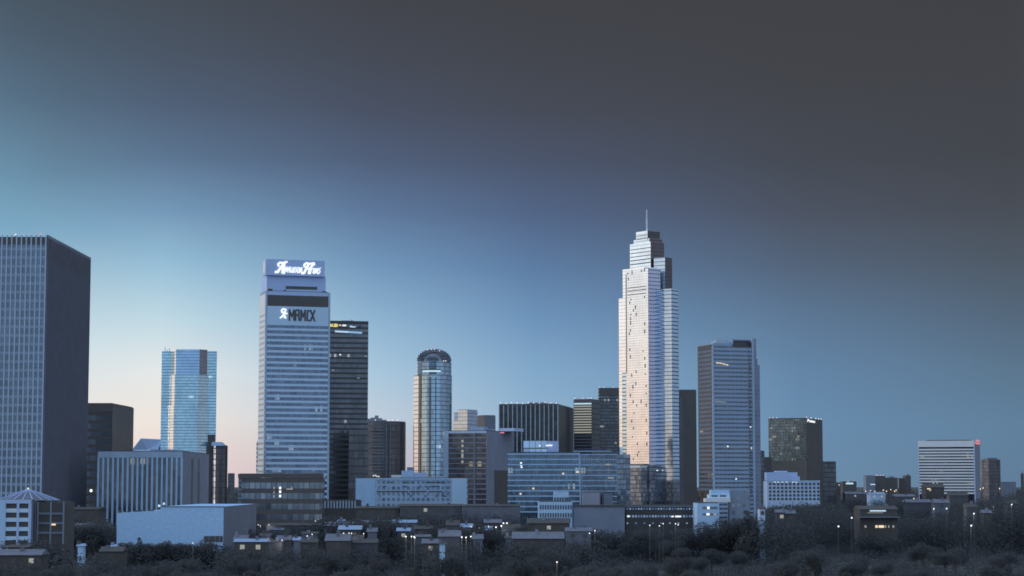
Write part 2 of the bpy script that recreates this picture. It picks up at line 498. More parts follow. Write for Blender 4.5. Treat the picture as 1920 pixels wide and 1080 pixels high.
FA['column_side'] = facade('column_glass_side', 2.42, 1.3, 0.26, 0.08, (0.60, 0.80, 1.0), (0.07, 0.09, 0.13), rough=0.12, jit=0.0050, tv=0.063)
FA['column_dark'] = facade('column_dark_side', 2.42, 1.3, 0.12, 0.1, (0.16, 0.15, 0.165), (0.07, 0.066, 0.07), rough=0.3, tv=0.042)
FA['lower_dark'] = facade('dark_podium_glass', 2.6, 1.5, 0.25, 0.1, (0.26, 0.30, 0.36), (0.12, 0.13, 0.16), rough=0.15, tv=0.210, lit=0.012, lits=0.35)
FA['slab_glass'] = facade('slab_window_glass', 2.5, 2.2, 0.0, 0.07, (0.03, 0.034, 0.042), (0.05, 0.05, 0.055), rough=0.15, jit=0.0125, tv=0.210, lit=0.03, lits=0.35)
FA['slab_front'] = facade('slab_front', 2.35, 2.6, 0.62, 0.05, (0.12, 0.145, 0.19), (0.35, 0.445, 0.585), rough=0.2, jit=0.0075, tv=0.168, met=0.7)
FA['slab_end'] = facade('slab_end', 2.35, 2.0, 0.45, 0.35, (0.22, 0.25, 0.33), (0.26, 0.31, 0.42), rough=0.3, tv=0.210, met=0.6, lit=0.02, lits=0.6)
FA['olive'] = facade('glittering_glass', 2.6, 1.2, 0.22, 0.14, (0.36, 0.37, 0.34), (0.13, 0.13, 0.125), rough=0.15, jit=0.0225, tv=0.231, lit=0.07, litc=(1, .92, .72), lits=0.22)
FA['off_glass'] = facade('office_glass', 2.65, 1.25, 0.0, 0.2, (0.15, 0.19, 0.24), (0.12, 0.15, 0.19), rough=0.12, jit=0.0075, tv=0.231, lit=0.02, litc=(.85, .95, .9), lits=0.3)
FA['grey_office'] = facade('grey_office_glass', 2.95, 2.6, 0.0, 0.06, (0.16, 0.155, 0.165), (0.10, 0.10, 0.11), rough=0.2, jit=0.0125, tv=0.168, lit=0.03, lits=0.3)
FA['rib_glass'] = facade('ribbed_block_glass', 3.4, 3.7, 0.12, 0.02, (0.14, 0.14, 0.14), (0.08, 0.08, 0.08), rough=0.15, jit=0.0125, tv=0.147, lit=0.02, litc=(1, .9, .8), lits=0.1)
FA['cream'] = facade('cream_glass', 4.0, 3.0, 0.12, 0.08, (0.92, 0.90, 0.82), (0.2, 0.2, 0.2), rough=0.1, jit=0.0075, tv=0.063)
FA['far_blue'] = facade('far_blue_glass', 4.0, 3.0, 0.15, 0.08, (0.50, 0.58, 0.74), (0.2, 0.2, 0.22), rough=0.15, tv=0.084)
FA['lowwin'] = facade('punched_windows', 3.2, 2.4, 0.5, 0.45, (0.30, 0.33, 0.38), (0.28, 0.33, 0.43), rough=0.2, tv=0.210, met=0.6, lit=0.02, lits=0.5)
FA['lowwin_dark'] = facade('punched_windows_dark', 3.2, 2.6, 0.5, 0.5, (0.24, 0.25, 0.28), (0.17, 0.16, 0.17), rough=0.2, tv=0.210, met=0.6, lit=0.03, lits=0.5)
FA['lowwin_white'] = facade('punched_windows_white', 3.0, 2.6, 0.45, 0.35, (0.22, 0.27, 0.34), (0.44, 0.58, 0.78), rough=0.2, tv=0.210, met=0.6, lit=0.02, lits=0.6)

# ================================================================== 1. tall grid tower at the edge of the view
B = Building('office_tower', 'tall grey office tower with a close grid of pale piers, cropped by the frame', -75, 83, 165, 1000, 0, top=446, mat=FA['grid_front'], ref=640)
B.fb('side_wall', FA['grid_side'], -0.12, 0.0, 0.3, B.RL, 0, B.z1 - 0.01)
for i in range(18):
    B.fb('pier', M['conc'], i * 2.36 - 0.16, i * 2.36 + 0.46, -0.40, 0.05, 0, B.z1 + 1.3)
n = 26
for i in range(n):
    r = 1.2 + i * (B.RL - 1.6) / (n - 1)
    B.fb('pier', M['side_pier'], -0.75, -0.05, r - 0.38, r + 0.38, 0, B.z1 + 1.6)
B.fb('cornice', M['dark'], -0.3, B.LL, -0.3, 0.0, B.z1 - 3.2, B.z1 + 0.3)
B.fb('cornice', M['dark'], -0.3, 0.0, 0.0, B.RL, B.z1 - 9.0, B.z1 + 0.3)
B.units([(0.15, 0.9, 0.2, 0.8, 3.0)])
B.beacon(B.l(24), 1.0, 1.7, 'glow_pink', 0.45)
B.beacon(B.l(71), 1.0, 1.9, 'glow_red', 0.4)

# ================================================================== 2. dark block behind it
B = Building('office_block', 'plain dark office block standing in the gap beside the grid tower', 158, 208, 248, 1200, 0, top=757, mat=FA['dark_bands'])
B.fb('side_wall', M['dark_metal'], -0.15, 0.0, 0.2, B.RL, 0, B.z1 - 0.02)
B.fb('cornice', M['dark'], -0.3, B.LL, -0.3, 0.0, B.z1 - 4.5, B.z1 + 0.2)
b = MB(); b.ball((Xp(171, 1190), 1190, Zp(920, 1190)), 0.8, 5); b.build('lamp', M['lamp_white'], B.root)

# ================================================================== 3. small gabled building far behind
Y = 1750
B = Building('gabled_hall', 'low glass hall with a blue pitched roof between the dark block and teal tower', 247, 296, 318, Y, 0, top=843, mat=FA['far_blue'], roof=False)
b = MB()
w = B.LL
zr = Zp(822, Y); lr = B.l(263); le = B.l(276)
A0, A1 = B.at(w, -0.5), B.at(0, -0.5)
ridge0, ridge1 = B.at(lr, -0.5), B.at(0, 18)
gb0, gb1 = B.at(w, 30), B.at(0, 30)
z0 = B.z1 + 0.01
b.quad([(A0[0], A0[1], z0), (*B.at(le, -0.5), z0), (*ridge0, zr)])
b.quad([(*B.at(le, -0.5), z0), (A1[0], A1[1], Zp(848, Y) + 2), (*ridge1, zr - 0.5), (*ridge0, zr)])
b.quad([(A0[0], A0[1], z0), (*ridge0, zr), (*ridge1, zr - 0.5), (*gb1, z0), (*gb0, z0)])
b.build('roof', M['roof_blue'], B.root)

# ================================================================== 4. octagonal teal glass tower
Y = 1650
k = 2.0
root = empty('glass_tower', (Xp(353, Y, 760), Y, 0), 'teal glass tower with a projecting faceted bay and thin dark floor lines', 'skyscraper')
def X4(px, y): return Xp(px, y, 760)
zt = Zp(655, Y - 6)
zw = Zp(658.5, Y)
P = [(X4(302, Y), Y), (X4(319.5, Y), Y), (X4(405, Y), Y), (X4(404, Y + 24), Y + 24), (X4(302, Y + 24), Y + 24)]
b = MB(); b.prism([(X4(302, Y), Y), (X4(405.5, Y), Y), (X4(405, Y + 26), Y + 26), (X4(303, Y + 26), Y + 26)], 0, zw); o = b.build('wing_wall', FA['teal'], root)
FOOT.append((X4(302, Y) - 5, X4(405, Y) + 5, Y - 12, Y + 30))
# upper bay: narrow facets; lower bay spreads out below about row 700
def bay(z0, z1, c0, c1, part):
    """c0/c1: photo columns of the bay's plan at z0 and z1: wing joint, facet edge, facet edge, wing joint"""
    d = 6.0
    def pl(c): return [(X4(c[0], Y), Y + 1), (X4(c[0], Y), Y - 0.02), (X4(c[1], Y - d), Y - d), (X4(c[2], Y - d), Y - d), (X4(c[3], Y), Y - 0.02), (X4(c[3], Y), Y + 1)]
    p0, p1 = pl(c0), pl(c1)
    faces = {'facet': (1, 2), 'front': (2, 3), 'facet_dark': (3, 4)}
    for nm, (i, j) in faces.items():
        q = MB()
        L = math.hypot(p0[j][0] - p0[i][0], p0[j][1] - p0[i][1])
        q.quad([(*p0[i], z0), (*p0[j], z0), (*p1[j], z1), (*p1[i], z1)], [(0, z0), (L, z0), (L, z1), (0, z1)])
        q.build('bay_' + nm.split('_')[0], FA['facet'] if nm == 'facet' else (FA['teal_top'] if part == 'up' else FA['teal']) if nm == 'front' else (FA['grid_side'] if part == 'up' else FA['teal']), root)
    return p1
zm = Zp(702, Y - 6); zm2 = Zp(760, Y - 6)
bay(0, zm2, (315.5, 326, 370, 392), (315.5, 326, 370, 392), 'low')
bay(zm2, zm, (317, 327, 371.5, 390), (317, 327, 371.5, 390), 'low')
p1 = bay(zm, zt, (319.5, 328.5, 373, 387.5), (319.5, 328.5, 373, 387.5), 'up')
b = MB(); b.quad([(*p, zt) for p in p1] ); b.build('roof', M['roof_dark'], root)
b = MB(); b.prism([(X4(333, Y + 3), Y + 3), (X4(372, Y + 3), Y + 3), (X4(372, Y + 14), Y + 14), (X4(333, Y + 14), Y + 14)], zw, zt - 0.3); b.build('roof_unit', M['mid'], root)
for px in (308, 312, 316):
    b = MB(); b.bar((X4(px, Y + 4), Y + 4, zw), (X4(px, Y + 4), Y + 4, zw + 1.6 + (px % 3)), 0.4); b.build('mast', M['steel'], root)
b = MB(); b.prism([(X4(389, Y - .5), Y - 0.5), (X4(404, Y - .5), Y - 0.5), (X4(404, Y - .2), Y - 0.2), (X4(389, Y - .2), Y - 0.2)], 0, Zp(815, Y)); b.build('dark_panel', M['dark_metal'], root)

# ================================================================== 5. white-piered low block
B = Building('office_block', 'low wide block with thin white piers and a deep pale header band', 185, 341, 391, 1050, 0, top=847, mat=FA['grey_office'], ref=870)
zt_h = B.zl(262, 858)
B.fb('header', M['conc'], -0.3, B.LL + 0.3, -0.8, 0.0, zt_h, B.z1 + 0.1)
for i in range(18):
    l = B.LL * i / 17.0
    B.fb('pier', M['white'], l - 0.46, l + 0.46, -0.75, 0.05, 0, zt_h - 0.003)
B.fb('side_wall', M['mid'], -0.2, 0, 0.02, B.RL, 0, B.z1 - 0.01)
for a, c in ((358, 361.5), (370.5, 374)):
    B.right_box('window_slot', M['dark_metal'], a, c, 860, 1000, 0.3)
B.units([(0.2, 0.5, 0.3, 0.8, 1.6)], M['conc'])

# ================================================================== 6. dark rounded tower + sliver behind
def round_tower(name, label, pxl, pxr, Y, top, mat, cat='tower', n=14, squash=1.0, roof=True):
    xl, xr = Xp(pxl, Y, top), Xp(pxr, Y, top)
    cx, r = (xl + xr) / 2, (xr - xl) / 2
    root = empty(name, (cx, Y, 0), label, cat)
    pts = [(cx + r * math.cos(2 * math.pi * i / n - math.pi / 2), Y + r * squash * math.sin(2 * math.pi * i / n - math.pi / 2)) for i in range(n)]
    FOOT.append((cx - r - 5, cx + r + 5, Y - r - 5, Y + r + 5))
    b = MB()
    z1 = Zp(top, Y)
    per = 0
    for i in range(n):
        a, c = pts[i], pts[(i + 1) % n]
        L = math.hypot(a[0] - c[0], a[1] - c[1])
        b.quad([(*a, 0), (*c, 0), (*c, z1), (*a, z1)], [(per, 0), (per + L, 0), (per + L, z1), (per, z1)])
        per += L
    b.build('wall', mat, root)
    if roof:
        b = MB(); b.prism([(cx + (p[0] - cx) * .985, Y + (p[1] - Y) * .985) for p in pts], z1 - 0.2, z1 + 0.3); b.build('roof', M['roof_dark'], root)
    return root, cx, r, z1
root, cx, r, z1 = round_tower('round_tower', 'slim dark tower with a rounded blue top beside the teal glass tower', 398, 427, 1650, 836, FA['dark_flat'])
b = MB(); b.prism([(cx - r * .9, 1640), (cx + r * .75, 1640), (cx + r * .75, 1655), (cx - r * .9, 1655)], z1, Zp(829, 1650), poly_top=[(cx - r * .9, 1644), (cx + r * .2, 1644), (cx + r * .2, 1655), (cx - r * .9, 1655)]); b.build('crown', M['roof_blue'], root)
B = Building('distant_building', 'tiny dark far building just beside the rounded slim tower', 427, 438, 440, 2300, 0, top=888, mat=FA['dark_flat'])

# ================================================================== 7. white banded tower with lettered signs
B = Building('sign_tower', 'white banded tower with a lit script sign on its top box', 485.5, 497, 617, 1150, 72, top=546, mat=FA['band_glass'], cat='skyscraper', ref=720)
T7 = B
ym = B.at(0, B.RL / 2)[1]
LLt = B.LL
def rz(py): return Zp(py, ym)
zs_top, zs_bot = rz(616), rz(940)
B.fb('corner_pier', M['conc'], -0.5, 1.2, -0.25, 0.7, 0, B.z1 - 0.02)
B.fb('corner_pier', M['conc'], -0.5, 1.2, B.RL - 0.9, B.RL + 0.25, 0, B.z1 - 0.02)
step = (zs_top - zs_bot) / 31
for i in range(32):
    z = zs_top - step * i
    B.fb('spandrel', M['panel_low'], -0.42, 0.05, 0.7, B.RL - 0.9, z - step * 0.42, z)
B.fb('sign_panel', M['panel_low'], -0.46, 0.05, 0.7, B.RL - 0.9, zs_top + 1.6, rz(575))
B.fb('louvre_band', M['dark_metal'], -0.40, 0.05, 0.7, B.RL - 0.9, rz(575) + 0.003, rz(554.5))
B.fb('cap_band', M['panel'], -0.47, 0.05, 0.7, B.RL - 0.9, rz(554.5) + 0.003, B.z1 + 0.1)
# bright end wall
B.fb('end_wall', M['bright'], 1.2, B.LL, -0.25, 0.05, 0, B.z1 - 1.5)
for i in range(30):
    z = rz(590) - step * i
    B.fb('end_window', M['steel'], 1.8, B.LL - 1.0, -0.33, 0.05, z - step * .35, z)
# upper tiers
F2 = Frame(490, 499.5, 610, 1154, 72, ref=600)
def tier(part, z0, z1, g, mat):
    b = MB(); b.prism(F2.poly(g), z0, z1, True, True); return b.build(part, mat, T7.root)
tier('upper_block', B.z1, Zp(516, 1157), 0.0, M['panel'])
tier('neck', Zp(516, 1157) + 0.003, Zp(511, 1157), 1.2, M['dark_metal'])
F3 = Frame(492, 497.3, 608, 1152, 72, ref=600)
b = MB(); b.prism(F3.poly(0), Zp(515.5, 1152), Zp(485.5, 1152), True, True); sb = b.build('sign_box', M['panel'], T7.root)
b = MB(); b.fb(F3, 0.8, F3.LL - .8, -0.2, 0.05, Zp(511, 1152), Zp(491, 1152)); b.build('sign_end', M['bright'], sb)
b = MB(); b.fb(F2, -0.15, 0.05, F2.r(535), F2.r(594), Zp(542.5, 1160), Zp(537, 1160)); b.build('vent_slot', M['dark_metal'], T7.root)
# the script on the sign box: flowing white strokes
SC = [
 # tall swash capital
 ([(0.00, .10), (0.05, .14), (0.10, .50), (0.17, .92), (0.15, .10), (0.19, .06)], 1.25),
 ([(0.05, .62), (0.03, .78), (0.07, .92), (0.13, .90), (0.22, 1.0)], 0.95),
 ([(0.07, .40), (0.16, .44)], .8),
 [(0.18, .12), (0.215, .58), (0.225, .14)], [(0.225, .20), (0.255, .58), (0.265, .12)], [(0.265, .20), (0.30, .58), (0.305, .12), (0.33, .16)],
 [(0.325, .56), (0.335, .14), (0.365, .14), (0.375, .56), (0.38, .12)],
 [(0.425, .56), (0.395, .48), (0.42, .28), (0.39, .10)], [(0.465, .56), (0.435, .48), (0.46, .28), (0.43, .10)],
 [(0.50, .56), (0.475, .32), (0.485, .10), (0.515, .18), (0.515, .48), (0.50, .56)],
 [(0.525, .10), (0.54, .54), (0.545, .16)], [(0.545, .30), (0.57, .56), (0.575, .10), (0.60, .10)],
 # second swash capital
 ([(0.585, .08), (0.63, .10), (0.67, .50), (0.71, .90)], 1.2),
 ([(0.625, .62), (0.61, .80), (0.65, .95), (0.72, .90), (0.82, .96), (0.83, .86), (0.78, .72), (0.74, .40), (0.735, .10), (0.77, .10)], 1.0),
 ([(0.67, .48), (0.76, .50)], .8),
 [(0.775, .10), (0.79, .50)], [(0.79, .44), (0.81, .54), (0.825, .48)],
 [(0.865, .50), (0.835, .46), (0.825, .14), (0.85, .10), (0.87, .50), (0.87, .12)],
 [(0.885, .10), (0.895, .52), (0.90, .16), (0.925, .52), (0.93, .12), (0.945, .14)],
 [(0.985, .58), (0.945, .48), (0.985, .26), (0.955, .06), (0.93, .10)],
]
strokes(F3, 'r', 515.5, 600, 513.8, 491.8, SC, 0.40, 'glow_white', 'script_sign', sb, 0.35, slant=0.12)
# monogram and block letters on the panel below
MG = [[(0.10, .05), (0.35, .20), (0.60, .55), (0.80, .95), (0.45, 1.0), (0.25, .85), (0.30, .65), (0.60, .60), (0.95, .50)], [(0.55, .42), (0.80, .05)], [(0.72, .10), (0.60, .12)]]
strokes(T7, 'r', 522.5, 537, 597, 579.5, MG, 0.75, 'glow_white', 'monogram', T7.root, 0.75, slant=0.0)
BL = [
 [(0.01, .0), (0.01, 1), (0.10, .35), (0.19, 1), (0.19, .0)],
 [(0.25, .0), (0.25, .88), (0.29, 1), (0.37, 1), (0.38, .88), (0.38, .62), (0.30, .50), (0.37, .45), (0.39, .0)],
 [(0.46, .0), (0.46, 1), (0.54, .35), (0.62, 1), (0.62, .0)],
 [(0.80, .95), (0.71, .97), (0.70, .04), (0.78, .02)],
 [(0.83, .0), (0.99, 1)], [(0.83, 1), (0.99, .0)],
]
strokes(T7, 'r', 540.5, 589, 601.0, 581.5, BL, 0.85, 'dark_metal', 'block_lettering', T7.root, 0.72)
# lower, deeper base on the west side with striped end windows
F4 = Frame(481, 497.4, 498.6, 1149, 72, ref=850)
b = MB(); b.prism(F4.poly(), 0, Zp(826, 1149)); bs = b.build('base_block', M['conc'], T7.root)
for i in range(7):
    z = Zp(829 + i * 8.3, 1149)
    b = MB(); b.fb(F4, 0.4, F4.LL - .4, -0.2, 0.05, z - 1.3, z); b.build('dark_window', M['dark_metal'], bs)
T7.units([(0.2, 0.8, 0.05, 0.12, 1.8), (0.2, 0.8, 0.3, 0.33, 1.4), (0.2, 0.8, 0.9, 0.97, 1.2)], M['dark_metal'])

# ================================================================== 8. dark brick mid-rise
B = Building('midrise_block', 'dark brick mid-rise block with a few lit windows below the white banded tower', 447, 604, 609, 1000, 0, top=889.5, mat=FA['dark_bands2'])
B.left_box('striped_end', M['grey'], 447, 453.5, 893, 960, 0.3)
for i in range(6):
    B.left_box('end_window', M['dark_metal'], 448.5, 452.5, 895 + i * 8.2, 899 + i * 8.2, 0.45)
B.lit([(525.5, 915), (525.5, 922), (525.5, 930)], w=1.0, h=1.2, mat='glow_white')
B.lit([(514, 915), (514, 923), (514, 931), (547, 915)], w=0.5, h=1.1, mat='glow_dim')
B.lit([(543, 917)], w=3.0, h=0.5, mat='glow_dim')
B.fb('cornice', M['dark'], -0.2, B.LL + .2, -0.4, 0, B.z1 - 1.6, B.z1 + 0.3)
B.units([(0.05, 0.25, 0.2, 0.9, 1.6), (0.5, 0.62, 0.2, 0.9, 1.2)])
B = Building('annex_block', 'small pale blue annex with a column of dark windows under the brick block', 424, 479, 481, 960, 0, top=946, mat=M['mid'])
for i in range(6):
    B.left_box('window', M['dark_metal'], 453, 457, 950 + i * 6, 953 + i * 6, 0.1); B.left_box('window', M['dark_metal'], 460, 464, 950 + i * 6, 953 + i * 6, 0.1)

# ================================================================== 9. dark tower with roof signs
B = Building('dark_tower', 'dark glass tower with small yellow and white lit signs along its top', 560, 600, 690, 1230, 78, top=602.5, mat=FA['night_tower'], cat='skyscraper', ref=720, width=22)
T9 = B
YL = [[(0.02, 0), (0.02, 1)], [(0.10, 0), (0.10, 1), (0.20, .8), (0.12, .5), (0.22, .2), (0.10, 0)], [(0.34, 1), (0.34, .05), (0.48, .05)], [(0.55, 0), (0.55, 1), (0.69, 1), (0.69, 0), (0.55, 0)], [(0.78, 0), (0.78, 1), (0.95, .8), (0.95, .2), (0.78, 0)]]
strokes(B, 'r', 617.5, 633, 612.4, 607.6, YL, 0.42, 'glow_yellow', 'yellow_sign', B.root, 0.3)
strokes(B, 'r', 636, 638, 611, 608.5, [[(0, .5), (1, .5)]], 0.6, 'glow_pink', 'sign_dot', B.root, 0.3)
strokes(B, 'r', 641, 648, 612, 609, [[(0, .5), (.3, 1), (.5, .6), (.75, 1), (1, .5)], [(.1, .3), (.9, .35)]], 0.35, 'glow_white', 'white_sign', B.root, 0.3)
strokes(B, 'r', 655, 666, 614, 611, [[(0, .6), (.3, .9), (.5, .5), (.8, .3), (1, .6)], [(.1, .3), (.9, .2)]], 0.4, 'glow_ice', 'white_sign', B.root, 0.3)
strokes(B, 'r', 672, 676, 613.5, 609.5, [[(0, 0), (.5, 1), (1, 0)], [(0, .3), (1, .3)]], 0.3, 'brown', 'logo_sign', B.root, 0.3)
strokes(B, 'r', 628, 677, 624.8, 621, [[(0, .9), (1, .3)]], 1.2, 'glow_cyan', 'light_band', B.root, 0.3)
strokes(B, 'r', 628, 652, 623.4, 621.4, [[(0, .6), (1, .45)]], 0.25, 'glow_white', 'light_band', B.root, 0.4)
B.fb('parapet', M['dark_metal'], -0.3, 0.3, -0.2, B.RL, B.z1 - 0.6, B.z1 + 0.5)
B.mast(2, B.r(659), 1.6); B.mast(2, B.r(662), 1.0)
B.units([(0.1, 0.8, 0.45, 0.7, 0.9)])
B.lit([(637.5, 665)], 'r', 0.8, 0.8, 'glow_white')
B.lit([(672, 709), (624, 694), (686, 668)], 'r', 1.2, 0.5, 'glow_dim')

# ================================================================== 10. dark block and dark curved tower
B = Building('office_block', 'unlit low black block in front of the tower with yellow signs', 653, 686, 690, 1195, 0, top=806, mat=FA['dark_flat'])
Y = 1650
root = empty('curved_tower', (Xp(725, Y), Y, 0), 'dark curved tower with faint bands and a cluttered flat roof', 'tower')
cols = [686, 700, 715, 728, 740, 750, 757, 760.5]
dep = [0, -3, -4.5, -4.5, -2.5, 2, 8, 15]
pts = [(Xp(c, Y + d, 850), Y + d) for c, d in zip(cols, dep)] + [(Xp(756, Y + 32, 850), Y + 32), (Xp(688, Y + 32, 850), Y + 32)]
FOOT.append((pts[0][0] - 5, pts[7][0] + 5, Y - 10, Y + 37))
zt = Zp(791, Y)
b = MB(); b.prism(pts, 0, zt); b.build('wall', FA['dark_flat'], root)
b = MB(); cxm = Xp(725, Y); b.prism([(cxm + (p[0] - cxm) * .97, Y + 14 + (p[1] - Y - 14) * .97) for p in pts], zt, zt + 0.5); b.build('roof', M['roof_dark'], root)
for i in range(14):
    z = Zp(800 + i * 6.2, Y - 5)
    q = MB(); q.prism([(Xp(694, Y - 5), Y - 5.2), (Xp(720, Y - 5), Y - 5.2), (Xp(720, Y - 4), Y - 4.2), (Xp(694, Y - 4), Y - 2)], z - 0.55, z, True, True); q.build('floor_band', M['grey'], root)
for c in (724, 731):
    q = MB(); q.bar((Xp(c, Y - 5), Y - 4.9, 0), (Xp(c, Y - 5), Y - 4.9, zt - 2), 0.5); q.build('fin', M['grey'], root)
for a, c, py in ((688, 694, 785), (694, 702, 783), (702, 709, 779), (709, 716, 784), (716, 724, 787)):
    q = MB(); q.prism([(Xp(a, Y + 6), Y + 6), (Xp(c, Y + 6), Y + 6), (Xp(c, Y + 12), Y + 12), (Xp(a, Y + 12), Y + 12)], zt + 0.5, Zp(py, Y + 6)); q.build('roof_unit', M['mid'], root)
for c in (703, 728, 735, 745):
    q = MB(); q.ball((Xp(c, Y), Y, zt + 1.5), 0.4, 4); q.build('beacon', M['glow_white'], root)
# tiny lit windows low on it
for c, py in ((700, 892), (703.5, 891.5), (706.5, 893), (710, 893.5)):
    q = MB(); q.prism([(Xp(c - .8, Y - 6), Y - 5.5), (Xp(c + .8, Y - 6), Y - 5.5), (Xp(c + .8, Y - 5), Y - 4), (Xp(c - .8, Y - 5), Y - 4)], Zp(py + 1, Y), Zp(py - 1, Y), True, True); q.build('lit_window', M['glow_white'], root)

# ================================================================== 11. round glass tower with serrated crown
Y = 1500
root = empty('domed_tower', (Xp(815, Y), Y, 0), 'cylindrical glass tower with a serrated round crown and a glowing cyan strip', 'skyscraper')
def XD(px, y): return Xp(px, y, 790)
cols = [(787, 2), (790, -3), (800, -8), (812, -10), (825, -9), (836, -4), (843, 2), (847, 10)]
pts = [(XD(c, Y + d), Y + d) for c, d in cols] + [(XD(846, Y + 26), Y + 26), (XD(788, Y + 26), Y + 26)]
FOOT.append((pts[0][0] - 10, pts[7][0] + 5, Y - 15, Y + 30))
z_body = Zp(702, Y - 5)
b = MB()
per = 0
for i in range(len(pts)):
    a, c = pts[i], pts[(i + 1) % len(pts)]
    L = math.hypot(a[0] - c[0], a[1] - c[1])
    b.quad([(*a, 0), (*c, 0), (*c, z_body), (*a, z_body)], [(per, 0), (per + L, 0), (per + L, z_body), (per, z_body)]); per += L
b.quad([(*p, z_body) for p in pts])
b.build('shaft_wall', FA['dome_glass'], root)
# narrow bright facet on its west side, dark reveal between
sp = [(XD(775, Y + 8), Y + 8), (XD(776.5, Y + 3), Y + 3), (XD(784.5, Y - 2), Y - 2), (XD(786, Y + 4), Y + 4), (XD(786, Y + 20), Y + 20), (XD(775, Y + 20), Y + 20)]
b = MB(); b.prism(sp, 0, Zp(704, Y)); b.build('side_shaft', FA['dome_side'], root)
b = MB(); b.prism([(XD(784.6, Y - 1.6), Y - 1.6), (XD(788.6, Y - 3), Y - 3), (XD(788.6, Y + 3), Y + 3), (XD(785, Y + 3), Y + 3)], 0, Zp(703.5, Y)); b.build('dark_reveal', M['dark_metal'], root)
for c in (805, 817):
    i = (XD(c, Y - 10), Y - 10.0)
    q = MB(); q.bar((i[0], i[1] + 0.2, 0), (i[0], i[1] + 0.2, z_body - 2), 0.45); q.build('fin', M['dark_metal'], root)
# drum
drum = [(781.5, 6), (783, 1), (791, -6), (804, -9), (818, -9.5), (830, -7), (841, -1), (846, 8)]
dp = [(XD(c, Y + d), Y + d) for c, d in drum] + [(XD(845, Y + 24), Y + 24), (XD(782, Y + 24), Y + 24)]
z_drum = Zp(678, Y - 5)
b = MB(); b.prism(dp, z_body + 0.004, z_drum)
o = b.build('drum_wall', FA['dome_glass'], root)
q = MB()
q.quad([(dp[1][0] - .1, dp[1][1] - .15, z_body), (dp[2][0] - .1, dp[2][1] - .15, z_body), (dp[2][0] - .1, dp[2][1] - .15, Zp(680, Y)), (dp[1][0] - .1, dp[1][1] - .15, Zp(672, Y))], [(0, 0), (5, 0), (5, 9), (0, 9)])
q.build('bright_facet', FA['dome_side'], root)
q = MB()
def arc(px, d): return (XD(px, Y + d), Y + d - 0.3)
q.prism([arc(792, -6.3), arc(804, -9), arc(818, -9.5), arc(826, -8.0), arc(826, -7), arc(804, -8), arc(792, -5.5)], Zp(697.6, Y - 8), Zp(694.3, Y - 8), True, True)
q.build('light_strip', M['glow_ice'], root)
q = MB(); q.prism([arc(791.5, -6.4), arc(804, -9.2), arc(818, -9.7), arc(826, -8.2), arc(826, -7), arc(804, -8), arc(791.5, -5.5)], Zp(693.9, Y - 8), Zp(692.2, Y - 8), True, True); q.build('dark_strip', M['dark_metal'], root)
# crown: a barrel seen end-on, stepped along its rim
def half(px_l, px_r, py_top, n=9):
    out = []
    for i in range(n + 1):
        t = math.pi * (1 - i / n)
        out.append(((px_l + px_r) / 2 + (px_r - px_l) / 2 * math.cos(t), 680 - (680 - py_top) * (abs(math.sin(t)) ** 0.75)))
    return out
def barrel(part, mat, px_l, px_r, py_top, d0, d1, n=9, dark_from=None):
    h = half(px_l, px_r, py_top, n)
    f = [(XD(x, Y + d0), Y + d0, Zp(y, Y + d0)) for x, y in h]
    k = [(p[0], Y + d1, p[2]) for p in f]
    b = MB()
    b.quad(list(reversed(f)), [(p[0], p[2]) for p in reversed(f)])
    for i in range(n):
        b.quad([f[i], f[i + 1], k[i + 1], k[i]])
    return b.build(part, mat, root)
barrel('crown_vault', FA['column_dark'], 786, 842, 659, -2, 20, 11)
barrel('crown_window', FA['grid_front'], 794, 828, 664, -6, -1.8, 9)
barrel('crown_window', FA['night_tower'], 799, 823, 668, -6.4, -5.8, 8)
for x, y in half(784.5, 843, 656.5, 15)[1:-1]:
    for dz in (3,):
        p = (XD(x, Y + dz), Y + dz, Zp(y, Y))
        q = MB(); q.prism([(p[0] - 1.1, p[1] - 6), (p[0] + 1.1, p[1] - 6), (p[0] + 1.1, p[1] + 8), (p[0] - 1.1, p[1] + 8)], p[2] - 1.6, p[2] + 0.7, True, True); q.build('crown_step', M['grey'], root)
for c, py in ((802, 656), (809, 655.5), (814.5, 655.8), (824, 658), (832, 677), (836, 677)):
    q = MB(); q.ball((XD(c, Y - 4), Y - 9, Zp(py, Y - 6)), 0.38, 4); q.build('beacon', M['glow_pink' if py < 670 else 'glow_white'], root)
for c, py in ((828, 826), (829, 842), (820.5, 849), (821, 868), (838, 758), (822, 754)):
    q = MB(); q.ball((XD(c, Y - 9), Y - 9.2, Zp(py, Y - 9)), 0.35, 4); q.build('lit_window', M['glow_dim'], root)
b = MB(); b.prism([(XD(770, 1480), 1480), (XD(776, 1480), 1480), (XD(776, 1492), 1492), (XD(770, 1492), 1492)], 0, Zp(872, 1480)); 

# ================================================================== 12. far cream glass cluster
B = Building('glass_block', 'far cream glass block catching warm light, stepped at its shoulder', 858, 876, 895, 2200, 30, top=768.5, mat=FA['cream'])
B.fb('shoulder_block', FA['cream'], 2, B.LL + 6, 0.2, B.RL + 6, 0, Zp(789, 2200))
B.fb('side_wall', FA['far_blue'], -0.2, 0, 0.1, B.RL, 0, B.z1 - 0.05)
B.fb('stair_tower', FA['far_blue'], B.LL, B.LL + 7, 4, 14, 0, Zp(773, 2210))
B = Building('office_block', 'small plain dark cube block just right of the cream glass block', 895, 908, 929, 2150, 62, top=779, mat=M['grey'])
B.fb('side_wall', M['dark_metal'], 0.2, B.LL, -0.2, 0, 0, B.z1 - .05)

